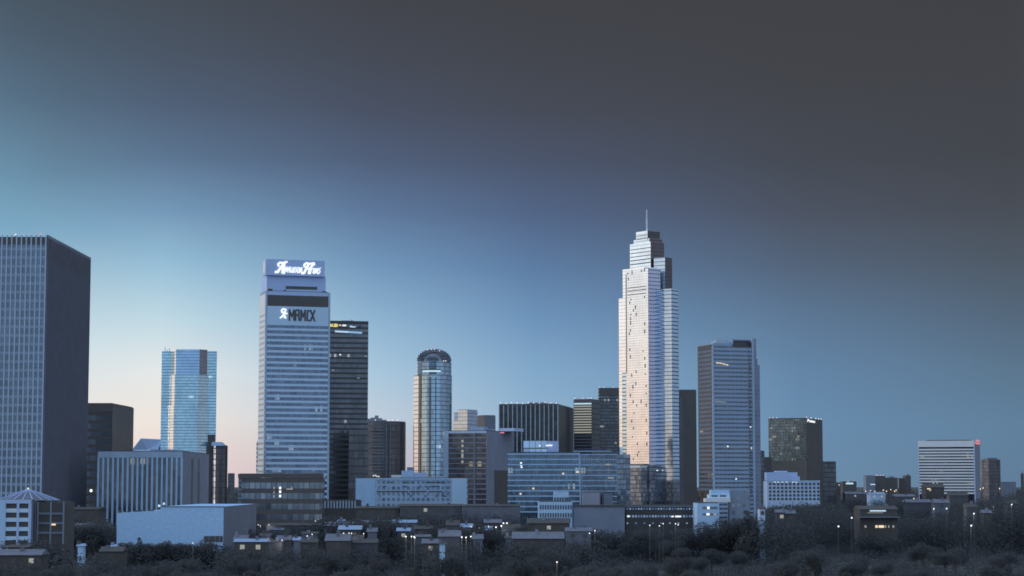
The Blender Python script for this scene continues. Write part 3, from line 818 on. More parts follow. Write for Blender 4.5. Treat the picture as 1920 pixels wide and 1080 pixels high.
# ================================================================== 13. grey office with dark bays
B = Building('grey_office', 'grey office with dark window bays beside a blank blue-grey wall', 832, 912, 963, 1200, 20, top=808, mat=FA['grey_office'], ref=870)
B.left_box('corner_wall', M['conc'], 832, 841, 808, 1000, 0.4)
B.left_box('header', M['conc'], 841.2, 912, 808, 812.5, 0.38)
B.left_box('pier', M['grey'], 888.5, 891.5, 812.6, 1000, 0.55)
for i in range(14):
    B.left_box('floor_band', M['mid'], 841.2, 912, 820 + i * 9.6, 821.8 + i * 9.6, 0.3)
B.fb('side_wall', M['mid'], -0.3, 0, 0.0, B.RL, 0, B.z1 - 0.01)
B.fb('roof_unit', M['roof_blue'], 3, 12, 4, 10, B.z1 + .45, Zp(800.5, 1205))
B.fb('roof_unit', M['conc'], B.l(885), B.l(873), 6, 12, B.z1 + .45, Zp(802, 1205))
B.fb('roof_unit', M['roof_blue'], B.l(912), B.l(886), 8, 14, B.z1 + .45, Zp(804, 1205))
B.units([(-0.3, 0.05, 0.55, 0.9, 2.2)], M['panel'])
B.right_box('red_sign', M['glow_red'], 937, 944, 810.5, 812, 0.5)
B.lit([(867, y) for y in (827, 836, 846, 853, 858, 866)], w=1.3, h=1.4, mat='glow_dim')
B.lit([(933, 840), (934, 846)], 'r', 2.0, 1.0, 'glow_white')
B.lit([(918, 873), (955, 842)], 'r', 5.0, 0.6, 'glow_ice')
B.right_box('dark_panel', M['dark'], 926, 952, 882, 1000, 0.45)

# ================================================================== 14. dark ribbed block
B = Building('ribbed_block', 'wide dark block with evenly spaced thin white ribs from roof to base', 936, 1046, 1075, 1700, 9, top=758, mat=FA['rib_glass'], ref=800)
for i in range(14):
    l = B.LL * i / 13.0
    B.fb('rib', M['conc'], l - 0.32, l + 0.32, -0.7, 0.05, 0, B.z1 - 0.5)
B.fb('side_wall', M['dark_metal'], -0.2, 0, 0.1, B.RL, 0, B.z1 - .01)
B.fb('parapet', M['dark'], -0.1, B.LL, -0.4, 0, B.z1 - 1.2, B.z1 + 0.5)
B.units([(0.3, 0.55, 0.2, 0.7, 2.4)])
for s in range(11):
    B.beacon(B.LL * (0.03 + s * 0.095), 0.5, 1.0 + (s % 3) * .3, 'glow_white' if s > 3 else 'glow_pink', 0.45)

# ================================================================== 15/16. dark towers around the stepped tower
B = Building('striped_block', 'dark block whose upper floors glow as pale horizontal stripes', 1076, 1110, 1125, 1750, 20, top=749, mat=FA['dark_flat'])
for i in range(12):
    py = 757 + i * 4.9
    B.left_box('floor_stripe', M['glow_dim'] if i not in (0,) else M['glow_ice'], 1077, 1109.5, py - 1.3, py + 1.2, 0.3)
for s in (0.95, 0.5, 0.2, 0.03):
    B.beacon(B.LL * s, .5, 1.2, 'glow_white', 0.4)
for i in range(5):
    B.left_box('floor_band', M['grey'], 1077, 1109.5, 817 + i * 6, 818.5 + i * 6, 0.25)
B = Building('dark_tower', 'plain black tower half hidden behind the stepped glass tower', 1123, 1162, 1172, 1900, 0, top=728, mat=FA['night_tower'], ref=800)
B.fb('cornice', M['dark_metal'], -.1, B.LL, -0.4, 0, Zp(741, 1900), B.z1 + .1)
for s in (0.95, 0.75, 0.3):
    B.beacon(B.LL * s, .5, 1.0, 'glow_pink', 0.4)
B = Building('dark_tower', 'plain black tower in the gap between the two tallest glass towers', 1262, 1306, 1330, 1700, 0, top=731.5, mat=M['dark'], ref=800)
B.left_box('pier', M['grey'], 1276, 1277, 745, 1000, 0.3)
B.left_box('pier', M['grey'], 1279.5, 1280.3, 745, 1000, 0.3)

# ================================================================== 17. stepped glass tower with spire
AC = 52.6
B = Building('stepped_tower', 'tallest stepped glass tower with a thin spire and gleaming west faces', 1174, 1216, 1239, 1300, AC, top=503, mat=None, cat='skyscraper', ref=680)
C = B
zlow = Zp(872, 1300)
P = B.poly()
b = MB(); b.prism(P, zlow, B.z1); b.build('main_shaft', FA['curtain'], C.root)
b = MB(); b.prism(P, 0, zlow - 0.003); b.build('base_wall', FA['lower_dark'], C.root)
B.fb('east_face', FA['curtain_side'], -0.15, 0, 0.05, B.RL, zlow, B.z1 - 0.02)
def block(part, pxL, pxC, pxR, Y, top, mat, z0=None, bot=None, a=AC, ref=680, side=None, sidemat=None, RL=None, LL=None):
    F = Frame(pxL, pxC, pxR, Y, a, ref=ref, depth=RL, width=LL)
    b = MB(); b.prism(F.poly(), (Zp(bot, Y) if bot else 0) if z0 is None else z0, Zp(top, Y))
    o = b.build(part, mat, C.root)
    zb = (Zp(bot, Y) if bot else 0) if z0 is None else z0
    if sidemat:
        q = MB(); q.fb(F, -0.15, 0, 0.05, F.RL, zb, Zp(top, Y) - 0.05); q.build('east_face', sidemat, o)
    return F, o
FW, ow = block('west_wing', 1160.5, 1176.5, 1186, 1319, 558, FA['curtain_wing'], bot=838)
block('wing_base', 1167, 1177, 1186, 1318.6, 838.2, FA['lower_dark'])
FS, os_ = block('shoulder', 1167.5, 1209, 1230, 1309, 500.5, FA['curtain_wing'], bot=880, ref=560)
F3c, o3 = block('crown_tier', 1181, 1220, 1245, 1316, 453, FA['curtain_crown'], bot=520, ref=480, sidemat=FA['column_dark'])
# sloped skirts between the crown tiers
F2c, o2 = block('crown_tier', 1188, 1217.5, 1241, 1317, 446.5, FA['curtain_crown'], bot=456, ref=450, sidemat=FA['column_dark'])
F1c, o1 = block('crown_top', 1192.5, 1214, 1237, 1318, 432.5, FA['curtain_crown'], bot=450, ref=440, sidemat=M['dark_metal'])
for (pa, pb, py) in ((1194, 1213, 441.5), (1194, 1213, 447.5),):
    q = MB(); l0, l1 = F1c.l(pb), F1c.l(pa); q.fb(F1c, l0, l1, -0.2, 0.02, Zp(py + .9, 1322), Zp(py - .4, 1322)); q.build('dark_line', M['dark_metal'], o1)
for py in (466, 473, 480, 487, 494):
    q = MB(); l0, l1 = F3c.l(1219), F3c.l(1182.5); q.fb(F3c, l0, l1, -0.2, 0.02, Zp(py + .8, 1323), Zp(py - .5, 1323)); q.build('dark_line', M['dark_metal'], o3)
sp = F1c.at(F1c.l(1206.5) * .9, 2.5)
q = MB(); q.bar((*sp, Zp(436, 1322)), (*sp, Zp(412, 1322)), 1.0); q.bar((*sp, Zp(412, 1322)), (*sp, Zp(393, 1322)), 0.7); q.build('spire', M['bright'], C.root)
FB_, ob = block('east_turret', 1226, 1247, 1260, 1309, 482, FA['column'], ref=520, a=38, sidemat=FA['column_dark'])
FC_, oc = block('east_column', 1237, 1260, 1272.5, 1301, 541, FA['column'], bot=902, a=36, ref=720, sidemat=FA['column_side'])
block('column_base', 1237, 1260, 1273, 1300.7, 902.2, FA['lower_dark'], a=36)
# dark blue notch low on the west wing
q = MB(); q.fb(FW, FW.l(1175.5), FW.l(1167), -0.3, 0.02, Zp(850, 1321), Zp(699, 1321)); q.build('dark_panel', FA['column_side'], C.root)
# dark service lines and open windows on the gleaming face
for py in (538.5, 544.5, 551.5):
    B.left_box('dark_line', M['dark_metal'], 1177, 1212, py - .8, py + .8, 0.15)
B.left_box('dark_line', M['dark_metal'], 1174.3, 1175.2, 515, 700, 0.2)
OW = [(1178, 513), (1179, 523), (1186, 511), (1204, 508), (1209.5, 506)]
for x, y in [(181, 755), (173, 780), (216, 815), (200, 840), (222, 870), (180, 872), (178, 905), (178, 937), (176, 995), (167, 1022), (288, 735), (288, 943), (288, 1003)]:
    OW.append((1140 + x / 4.156, 380 + y / 4.156))
for x, y in [(138, 52), (142, 97), (222, 60), (233, 107), (235, 155), (178, 192), (150, 215), (236, 207), (175, 267), (157, 288), (240, 282), (140, 342), (240, 330), (158, 383), (208, 380), (180, 405), (240, 402), (163, 455), (148, 505), (240, 500), (160, 550), (243, 580), (152, 605), (182, 648), (243, 650), (192, 700), (183, 718), (157, 745)]:
    OW.append((1140 + x / 3.375, 640 + y / 3.375))
for i, (px, py) in enumerate(OW):
    h = 1.6 + (i * 7 % 5) * 0.5
    B.left_box('open_window', M['dark_metal'], px - 0.75, px + 0.75, py - h, py + h, 0.12)
q = MB(); q.fb(B, B.l(1214), B.l(1178), -6, 0.5, 0, Zp(877, 1296)); eo = q.build('entrance_block', FA['lower_dark'], C.root)
q = MB(); q.fb(B, B.l(1213), B.l(1179), -6.3, 0.2, Zp(876.8, 1296), Zp(872.8, 1296)); q.build('pale_band', M['bright'], eo)
q = MB(); q.fb(B, B.l(1213), B.l(1179), -3.3, 0.2, Zp(872, 1296), Zp(869.5, 1296)); q.build('roof_rail', M['dark_metal'], eo)
for px, py in ((1231, 882), (1239, 730), (1222, 870), (1236, 840)):
    B.lit([(px, py)], 'r', 1.0, 0.7, 'glow_white')

# ================================================================== 18. pale slab tower with banded west face
B = Building('slab_tower', 'pale blue-grey slab tower with a banded dark end and a notched roof', 1310, 1338, 1413, 1150, 72, top=650, mat=FA['slab_front'], cat='skyscraper', ref=780)
T18 = B
zb_ = 0
B.fb('end_wall', FA['slab_glass'], 0.3, B.LL, -0.25, 0, 0, B.z1 - .3)
n = 33
for i in range(n):
    py = 657.5 + i * 8.05
    B.left_box('spandrel', M['grey'], 1310.5, 1336, py, py + 4.6, 0.55)
B.left_box('dark_top', M['dark_metal'], 1310.5, 1336, 648, 656.5, 0.5)
B.fb('corner_pier', M['conc'], -0.3, 0.6, -0.6, 0.3, 0, B.z1 + 0.4)
for i in range(42):
    py = 668 + i * 6.4
    B.right_box('slot_window', M['dark_metal'], 1405.5, 1408.8, py - 1.2, py + 1.2, 0.12)
B.fb('corner_pier', M['conc'], -0.5, 0.5, B.RL - 0.7, B.RL + 0.4, 0, Zp(633, 1152))
B.fb('end_bay', FA['slab_end'], 0.4, 9, B.RL + 0.4, B.RL + 2.2, 0, Zp(634, 1152))
B.fb('end_bay', FA['slab_end'], 1.0, 9, B.RL + 2.2, B.RL + 3.2, 0, Zp(671, 1152))
B.fb('end_bay', FA['slab_end'], 1.2, 8, B.RL + 3.2, B.RL + 4.6, 0, Zp(683, 1152))
B.fb('parapet', FA['slab_front'], 0.0, B.LL, 0.0, B.r(1376), B.z1 + .002, Zp(643.5, 1151))
B.fb('side_strip', M['grey'], -0.2, 0, B.r(1404), B.r(1405), 0, B.z1 - .1)
# notched roof: a taller back parapet with a dark inner face
r0, r1 = B.r(1376), B.r(1411)
B.fb('parapet_block', M['dark_metal'], 3.0, 9, r0, r1, B.z1 + 0.1, Zp(637, 1155))
B.fb('parapet', M['mid'], 2.4, 3.0, r0, r1, Zp(638.5, 1155), Zp(636, 1155))
B.fb('parapet', M['conc'], 0.0, 5, r0 - 0.8, r0, B.z1 + .1, Zp(637.5, 1154))
B.fb('roof_unit', M['conc'], 2.0, 8, B.r(1345), B.r(1374), Zp(643.4, 1151), Zp(639.5, 1152))
B.fb('roof_unit', M['steel'], 3.0, 8, B.r(1350), B.r(1366), Zp(639.4, 1152), Zp(637, 1152))
for px, h in ((1348, 4.6), (1353, 5.8), (1358, 6.2), (1363, 6.6), (1368, 6.0), (1372, 4.6)):
    B.mast(4, B.r(px), h, 0.14)
q = MB(); p0, p1 = B.at(4, B.r(1346)), B.at(4, B.r(1374)); q.bar((*p0, B.z1 + 4.8), (*p1, B.z1 + 5.8), .12); q.build('cable', M['steel'], B.root)
B.fb('west_fin', M['panel'], B.LL - 0.2, B.LL + 2.0, 0.8, 5, 0, Zp(697, 1160))
B.lit([(1346, 680.5), (1352, 681), (1358, 682.5), (1364, 684)], 'r', 1.6, 0.5, 'glow_warm')
B.lit([(1344, 753), (1351, 753.5), (1358, 754)], 'r', 1.9, 0.4, 'glow_dim')
B.lit([(1326, 784), (1331, 784)], 'l', 1.5, 0.9, 'glow_warm')
B.lit([(1328, 673), (1330, 695.5), (1327, 664)], 'l', 1.8, 0.7, 'glow_dim')
B.lit([(1364, 837), (1379, 898), (1408, 840.5), (1407, 801)], 'r', 0.8, 0.7, 'glow_white')

# ================================================================== 19. small glittering block
B = Building('glitter_block', 'dark olive glass block with speckled lit rooms and a small white roof sign', 1442, 1514, 1543, 1900, 22, top=784.5, mat=FA['olive'])
T19 = B
B.fb('side_wall', M['dark'], -0.25, 0, 0.1, B.RL, 0, B.z1 - .02)
B.left_box('dark_base', M['dark'], 1441, 1514, 864, 1000, 0.5)
GS = [[(0.0, 0), (0.05, .9), (0.16, 1), (0.2, .6), (0.06, .45)], [(0.24, 0), (0.3, .55), (0.36, .45)], [(0.42, .25), (0.55, .5), (0.42, .55), (0.42, 0), (0.55, .1)], [(0.62, 0), (0.64, .55), (0.70, .1), (0.76, .55), (0.78, 0)], [(0.84, .5), (0.86, 0), (0.95, .05), (0.98, .55)]]
strokes(B, 'r', 1514.5, 1529, 791.5, 787.0, GS, 0.8, 'glow_white', 'roof_sign', B.root, 0.6)
B.fb('parapet', M['dark_metal'], -.3, B.LL, -0.3, 0, B.z1 - .6, B.z1 + .5)
for s in (.97, .88, .78):
    B.beacon(B.LL * s, .3, .8, 'glow_pink', .45)
for s in (.02, .3, .6, .78, .95):
    B.beacon(0.2, B.RL * s, .9, 'glow_pink' if s in (.02, .95) else 'glow_white', .5)
B.mast(B.LL * .45, 5, 2.2); B.mast(B.LL * .42, 5, 1.6)
B = Building('office_block', 'low dark podium block stepping down beside the speckled olive glass block', 1540, 1568, 1570, 1960, 0, top=866, mat=FA['dark_flat'])
B = Building('office_block', 'low dark slab squeezed between the pale slab tower and olive block', 1420, 1434, 1442, 1800, 0, top=846, mat=FA['dark_flat'])
B.fb('lower_block', M['dark'], -6, 0, 0, 10, 0, Zp(857, 1800))

# ================================================================== 20. white multi-storey building
B = Building('apartment_block', 'white multi-storey block with open window grid and a raised end tier', 1438, 1537, 1554, 1500, 0, top=902, mat=M['blue_white'])
T20 = B
B.fb('upper_tier', M['panel'], B.l(1496), B.LL, 2, 14, B.z1 + .46, Zp(885.5, 1502))
B.fb('upper_tier', M['panel'], B.l(1478), B.l(1456), 4, 12, Zp(885.3, 1502), Zp(883, 1504))
B.fb('roof_unit', M['panel'], B.l(1500), B.l(1485), 0.5, 1.8, B.z1 + .46, Zp(893, 1502))
for j in range(5):
    for i in range(13):
        px = 1444 + i * 7.5
        B.left_box('window', M['dark_metal'], px - 2.4, px + 2.4, 905.5 + j * 7.0, 910 + j * 7.0, 0.06)
for px in (1453, 1459, 1467, 1475, 1487, 1493):
    B.left_box('lit_window', M['glow_white'], px - 1.6, px + 1.6, 903.2, 904.4, 0.2)
B.fb('parapet', M['white'], -.2, B.LL, -.3, 0, B.z1 - .6, B.z1 + .4)

# ================================================================== 21. white striped slab far right
B = Building('striped_slab', 'broad white slab block with fifteen dark window stripes and a red corner sign', 1722, 1828, 1837.5, 2300, 17, top=827, mat=FA['slab_glass'], ref=870)
T21 = B
B.left_box('header', M['slab_white'], 1722, 1828, 826.5, 838, 0.6)
for i in range(16):
    py = 841.4 + i * 5.45
    B.left_box('spandrel', M['slab_white'], 1722, 1828, py, py + 3.1, 0.6)
B.left_box('corner_pier', M['conc'], 1721.6, 1723.4, 838, 1000, 0.7)
B.left_box('corner_pier', M['conc'], 1826.2, 1828.2, 838, 1000, 0.7)
B.fb('side_wall', M['mid'], -0.3, 0, 0.1, B.RL, 0, B.z1 - .02)
strokes(B, 'r', 1828.3, 1837, 833, 824.6, [[(0, .2), (.3, .9), (.5, .3), (.75, 1), (1, .4)], [(.1, .1), (.9, .15)]], 1.0, 'glow_red', 'red_sign', B.root, 0.8)
B.fb('roof_unit', M['dark_metal'], B.l(1820), B.l(1738), 3, 8, B.z1 + .46, B.z1 + 1.4)

# ================================================================== 22. far dark buildings on the right
root, cx, r, z1 = round_tower('round_tower', 'hazy dark round tower standing beside the white striped slab', 1839.5, 1875, 2700, 862, FA['dark_flat'])
b = MB(); b.prism([(cx - r * .5, 2690), (cx + r * .5, 2690), (cx + r * .5, 2710), (cx - r * .5, 2710)], z1 + .3, Zp(858.5, 2700)); b.build('roof_unit', M['grey'], root)
for i, (a, c, py, lab, mt) in enumerate([
    (1624, 1641, 892, 'far pale low block at the start of a small hazy cluster', M['grey']),
    (1641, 1660, 892.5, 'far brown block with a row of pink roof lights', M['dark']),
    (1660, 1682, 896, 'far dark block in the middle of the small hazy cluster', M['dark']),
    (1684, 1698, 897, 'far grey-brown slab with one pale stair strip beside it', M['brown']),
    (1698, 1708, 892, 'far dark stub tower ending the small hazy cluster', M['dark']),
    (1877, 1905, 904, 'very far low grey slab beyond the dark round tower', M['grey']),
    (1580, 1606, 903, 'far low dark hall with one bright lit strip', M['dark']),
    (1552, 1580, 905, 'far low dark shed behind the white apartment block', M['dark'])]):
    B = Building('distant_building', lab, a, c, c + 1, 2900 + i * 37, 0, top=py, mat=mt)
    if i == 1:
        for s in (.2, .45, .7, .9): B.beacon(B.LL * s, .5, 1.0, 'glow_pink', .6)
    if i == 0: B.left_box('lit_strip', M['glow_ice'], 1632, 1641, 907.5, 909.2, .3)
    if i == 3: B.left_box('stair_strip', M['conc'], 1684, 1685.5, 898, 915, .3)
    if i == 6: B.left_box('lit_strip', M['glow_ice'], 1586, 1600, 905, 908, .3)
    if i in (2, 4): B.units([(.2, .6, .2, .8, 2.5)])
b = MB(); b.bar((Xp(1832, 5200), 5200, 0), (Xp(1832, 5200), 5200, Zp(780, 5200)), 0.6)
for h in (0.4, 0.6, 0.8):
    z = Zp(780, 5200) * h; b.bar((Xp(1832, 5200) - 2, 5200, z), (Xp(1832, 5200) + 2, 5200, z), 0.8)
tag(b.build('radio_mast', M['steel']), 'hair-thin grey radio mast rising far behind the white striped slab', 'mast')
b = MB(); b.prism([(Xp(1917 - 3, 4300), 4300), (Xp(1917 + 3, 4300), 4300), (Xp(1920, 4310), 4310), (Xp(1914, 4310), 4310)], 0, Zp(888, 4300)); b.bar((Xp(1917, 4305), 4305, 0), (Xp(1917, 4305), 4305, Zp(884, 4300)), 1.4)
tag(b.build('lattice_tower', M['dark']), 'far dark utility tower on the horizon at the frame edge', 'tower')

# ================================================================== 23. white low slab in the middle
B = Building('white_slab', 'long bluish-white slab with rows of small dark windows and a stepped penthouse', 667, 875, 877, 1100, 0, top=897, mat=FA['lowwin_white'])
T23 = B
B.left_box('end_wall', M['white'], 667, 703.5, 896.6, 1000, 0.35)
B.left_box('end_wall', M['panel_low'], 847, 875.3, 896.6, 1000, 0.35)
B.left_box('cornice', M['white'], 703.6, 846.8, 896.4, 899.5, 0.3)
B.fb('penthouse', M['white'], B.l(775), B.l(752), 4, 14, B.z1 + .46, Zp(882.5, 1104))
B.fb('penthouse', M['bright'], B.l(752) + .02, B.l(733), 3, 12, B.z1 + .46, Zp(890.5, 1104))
B.fb('penthouse', M['panel'], B.l(797), B.l(775) - .02, 5, 14, B.z1 + .46, Zp(886, 1105))
B.fb('roof_unit', M['mid'], B.l(775), B.l(762), 5, 9, Zp(882.3, 1104), Zp(876, 1104))
B.units([(.2, .28, .3, .6, 1.2), (.32, .36, .3, .6, 0.9)], M['conc'])
for j, row in enumerate([(904.5, [(725, 728), (732, 738), (756, 764), (770, 776), (798, 836), (842, 844)]), (912, [(712, 714), (718, 724), (755, 763), (786, 790), (797, 801), (806, 824), (835, 837), (842, 844)]), (921.5, [(706, 765), (768, 800), (804, 830), (834, 838), (842, 844)]), (930, [(711, 714), (747, 749), (756, 759), (768, 773), (796, 800), (816, 822), (828, 838), (842, 844)])]):
    for a, c in row[1]:
        B.left_box('window', M['dark_metal'], a, c, row[0] - 1.1, row[0] + 1.2, 0.12)

# ================================================================== 24. glass office with white floor lines
B = Building('glass_office', 'long glass office with thin white floor lines and a mirrored corner', 952, 1088, 1160, 1050, 0, top=849, mat=FA['off_glass'], ref=890, depth=30)
T24 = B
for i in range(12):
    py = 851.5 + i * 9.85
    B.left_box('floor_line', M['white'], 951.5, 1088, py - 1.2, py + 1.0, 0.45)
B.left_box('corner_mullion', M['white'], 1086.8, 1088.6, 852, 1000, 0.5)
# angled corner range running back to the right
FE = Frame(1088, 1088.7, 1157, 1050.5, 78, ref=890, width=20)
q = MB(); q.prism(FE.poly(), 0, Zp(851, 1050)); eo = q.build('corner_range', FA['off_glass'], B.root)
FOOT.append((FE.C[0], FE.C[0] + 25, 1045, 1080))
for i in range(12):
    q = MB(); z = Zp(852 + i * 9.85, 1052); q.fb(FE, -0.3, 0.02, .3, FE.RL, z - .22, z + .22); q.build('floor_line', M['white'] if i % 2 == 0 else M['conc'], eo)
q = MB(); q.fb(FE, -0.4, 0.2, FE.RL - .3, FE.RL + .2, Zp(921, 1052), Zp(851, 1052)); q.build('corner_mullion', M['conc'], eo)
FE2 = Frame(1157, 1157.5, 1182, 1054, 80, ref=890, width=16)
q = MB(); q.prism(FE2.poly(), 0, Zp(852, 1054)); eo2 = q.build('dark_range', FA['lower_dark'], B.root)
FOOT.append((FE2.C[0], FE2.C[0] + 12, 1050, 1075))
for i in range(12):
    q = MB(); z = Zp(860 + i * 9.85, 1056); q.fb(FE2, -0.3, 0.02, .3, FE2.RL, z - .16, z + .16); q.build('floor_line', M['grey'], eo2)
B.fb('roof_screen', M['roof_blue'], -16, B.l(1076), 4, 12, B.z1 + .46, Zp(845, 1056))
B.fb('roof_screen', M['roof_blue'], -24, -16.02, 6, 12, B.z1 + .46, Zp(847.5, 1056))
B.fb('penthouse', FA['far_blue'], B.l(1026), B.l(981), 5, 14, B.z1 + .46, Zp(826, 1056))
B.fb('penthouse', M['panel'], B.l(1048), B.l(1026) - .02, 5.5, 14, B.z1 + .46, Zp(827, 1056))
q = MB(); q.fb(B, B.l(1036), B.l(1024), 4.7, 5.0, Zp(836.3, 1055), Zp(834.2, 1055)); q.build('lit_strip', M['glow_white'], B.root)
q = MB(); q.fb(B, B.l(1013.5), B.l(1011), 4.7, 5.0, Zp(837, 1055), Zp(834.5, 1055)); q.build('lit_strip', M['glow_white'], B.root)
B.lit([(977, 868), (977, 872), (978, 876)], w=0.9, h=0.8, mat='glow_white')
B.lit([(976, 926), (1000, 916), (1056, 888), (1083, 885)], w=0.9, h=0.8, mat='glow_warm')
for px, py in ((1145, 896), (1140, 871)):
    q = MB(); c = FE.r(px); z = Zp(py, 1055); q.fb(FE, -.35, 0, c - 1.5, c + 1.5, z - .3, z + .3); q.build('lit_window', M['glow_dim'], eo)

# ================================================================== 25. the row of low buildings along the front
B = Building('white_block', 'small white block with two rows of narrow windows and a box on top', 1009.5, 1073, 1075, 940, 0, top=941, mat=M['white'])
for j, (a, c) in enumerate(((947, 955), (962, 970))):
    for i in range(13):
        px = 1013.5 + i * 4.75
        B.left_box('window', M['dark_metal'], px - 1.3, px + 1.3, a, c, 0.1)
B.fb('roof_box', M['white'], B.l(1067), B.l(1038.5), 5, 12, B.z1 + .46, Zp(922, 946))
for px in (1041, 1046, 1051, 1056, 1061, 1065):
    q = MB(); c = B.l(px); q.fb(B, c - .4, c + .4, 4.9, 5.1, Zp(938.5, 946), Zp(932.5, 946)); q.build('window', M['dark_metal'], B.root)
B = Building('long_wall', 'broad blank grey warehouse wall under the glass office', 1075, 1171, 1172.5, 948, -4, top=949, mat=M['mid'])
B.left_box('cornice', M['dark'], 1075, 1171, 947.5, 950, 0.4)
B = Building('roof_boxes', 'pale rooftop plant house standing above the blank grey warehouse wall', 1090.5, 1124, 1131, 1000, 8, top=923.5, mat=M['mid'])
B.fb('side_wall', M['grey'], -.1, 0, 0, B.RL, 0, B.z1 - .02)
B = Building('plant_house', 'small grey plant house beside the pale rooftop box', 1131.5, 1149, 1170, 1003, 0, top=925, mat=M['grey'], depth=8)
B = Building('low_offices', 'low two-storey office strip with rows of lit windows and dark eaves', 1173, 1303, 1306, 960, -3, top=949.5, mat=M['brown'])
for j, (py, h) in enumerate(((954, 1.5), (968, 2.0), (981, 1.3))):
    for i in range(24):
        px = 1176 + i * 5.3
        if j == 2 and i % 3: continue
        B.left_box('window', M['glow_blue'] if (i * 5 + j * 3) % 7 > 3 else M['panel'], px - 1.6, px + 1.6, py - h, py + h, 0.12)
B.left_box('eaves', M['grey'], 1173, 1303, 949, 951, 0.9)
B.left_box('lit_window', M['glow_white'], 1176, 1180, 966.5, 969.5, 0.2)
B.left_box('lit_window', M['glow_white'], 1258, 1263, 967.5, 969.5, 0.2); B.left_box('lit_window', M['glow_white'], 1266, 1276, 967, 969.8, 0.2)
B = Building('white_house', 'white stepped little building with two bright lit windows below the slab tower', 1307, 1348, 1371, 930, 0, top=943.5, mat=M['white'])
B.fb('side_wall', M['mid'], -.15, 0, 0.02, B.RL, 0, B.z1 - .02)
B.fb('middle_tier', M['bright'], B.l(1371), B.l(1324), 4, 14, B.z1 + .46, Zp(934.5, 934))
B.fb('upper_tier', M['panel_low'], B.l(1371), B.l(1331), 6, 14, Zp(934.3, 934), Zp(927, 936))
B.fb('upper_tier', M['white'], B.l(1371), B.l(1335), 7, 13, Zp(926.8, 936), Zp(918.5, 936))
B.fb('grey_annex', FA['lowwin'], B.l(1410), B.l(1371.2), 9, 16, 0, Zp(920, 940))
for px in (1339, 1345, 1355, 1361):
    q = MB(); c = B.l(px); q.fb(B, c - .7, c + .7, 5.9, 6.1, Zp(931.5, 936), Zp(928.5, 936)); q.build('window', M['dark_metal'], B.root)
B.left_box('window_band', M['grey'], 1317, 1345, 950, 954.5, 0.1); B.left_box('window_band', M['grey'], 1317, 1345, 962.5, 966, 0.1)
B.left_box('lit_window', M['glow_white'], 1325.5, 1330, 950, 954.5, 0.2); B.left_box('lit_window', M['glow_white'], 1324, 1330, 962.5, 966, 0.2)
B.left_box('lit_window', M['glow_dim'], 1337, 1343, 963, 966, 0.2)

# ================================================================== 27. big blank white wall
B = Building('blank_warehouse', 'large blank pale blue windowless building with a stepped roofline', 219, 419, 478, 850, 0, top=949.5, mat=None, ref=980)
P = B.at
b = MB()
zlo, zmid = Zp(962, 850), Zp(957, 850)
ls = B.l(302)
for (l0, l1, za, zb) in ((ls, B.LL, zmid, zlo),):
    q = [P(l1, 0), P(l0, 0), P(l0, B.RL), P(l1, B.RL)]
    b.quad([(*q[0], 0), (*q[1], 0), (*q[1], za), (*q[0], zb)]); b.quad([(*q[2], 0), (*q[3], 0), (*q[3], zb), (*q[2], za)])
    b.quad([(*q[3], 0), (*q[0], 0), (*q[0], zb), (*q[3], zb)]); b.quad([(*q[0], zb), (*q[1], za), (*q[2], za), (*q[3], zb)])
b.prism([P(ls, 0), P(0, 0), P(0, B.RL), P(ls, B.RL)], 0, B.z1)
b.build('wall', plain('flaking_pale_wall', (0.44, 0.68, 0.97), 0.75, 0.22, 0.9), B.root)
B.fb('side_wall', M['grey'], -.15, 0, 0.03, B.RL, 0, B.z1 - .04)
B.fb('coping', M['grey'], -.2, ls, -.2, 0, B.z1 - .25, B.z1 + .12)
for px in (224, 240, 255, 262, 270, 279, 285):
    l = B.l(px); z = zlo + (zmid - zlo) * (B.LL - l) / (B.LL - ls)
    B.fb('roof_unit', M['dark'], l - .6, l + .6, .6, 2, z - .6, z + .5 + (px % 3) * .25)
q = MB(); q.ball((*B.at(B.l(297), 1), Zp(948.5, 850)), 0.55, 5); q.build('roof_lamp', M['glow_ice'], B.root)
q = MB(); q.ball((*B.at(B.l(306), 1), Zp(944.5, 850)), 0.5, 5); q.build('roof_lamp', M['glow_ice'], B.root)
B.left_box('dark_window', M['dark'], 383, 418, 1005, 1016, .2)
for px in (392, 404, 412):
    B.left_box('post', M['mid'], px, px + 1, 1005, 1016, .3)

# ================================================================== 28. parking deck with tent roof
B = Building('parking_deck', 'pale open parking deck with square openings under a ribbed tent roof', -30, 58.5, 115, 800, 0, top=939, mat=M['brown'], ref=970, depth=26)
T28 = B
B.left_box('end_wall', M['white'], -30, 11, 937, 1120, .5)
B.left_box('top_beam', M['panel'], 11.2, 58.5, 937, 944, .45)
B.left_box('column', M['panel'], 53.5, 59, 944.2, 1120, .48); B.left_box('column', M['panel'], 31.5, 36, 944.2, 1120, .42)
for j in range(5):
    B.left_box('deck_beam', M['panel_low'], 11.2, 53.4, 953.5 + j * 17.3, 961 + j * 17.3, .36)
B.left_box('lit_strip', M['glow_dim'], 16, 30, 956, 957, .5)
B.fb('side_wall', M['dark'], -.2, 0, 0, B.RL, 0, B.z1 - .03)
for r in (0.3, 6.0, 13, 20, 25.6):
    B.fb('side_column', M['grey'], -.6, -.2, r - .35, r + .35, 0, B.z1 - .05)
# the wider, lower dark part beside it
B.fb('side_range', M['brown'], -11.5, -.7, 6, 24, 0, Zp(941, 806))
for a in (-11.4, -6.5, -1.5):
    B.fb('side_column', M['mid'], a, a + .6, 5.6, 6, 0, Zp(941, 806) - .02)
for j in range(3):
    B.fb('deck_beam', M['grey'], -11.3, -.8, 5.7, 5.95, Zp(965 + 18 * j, 806), Zp(961 + 18 * j, 806))
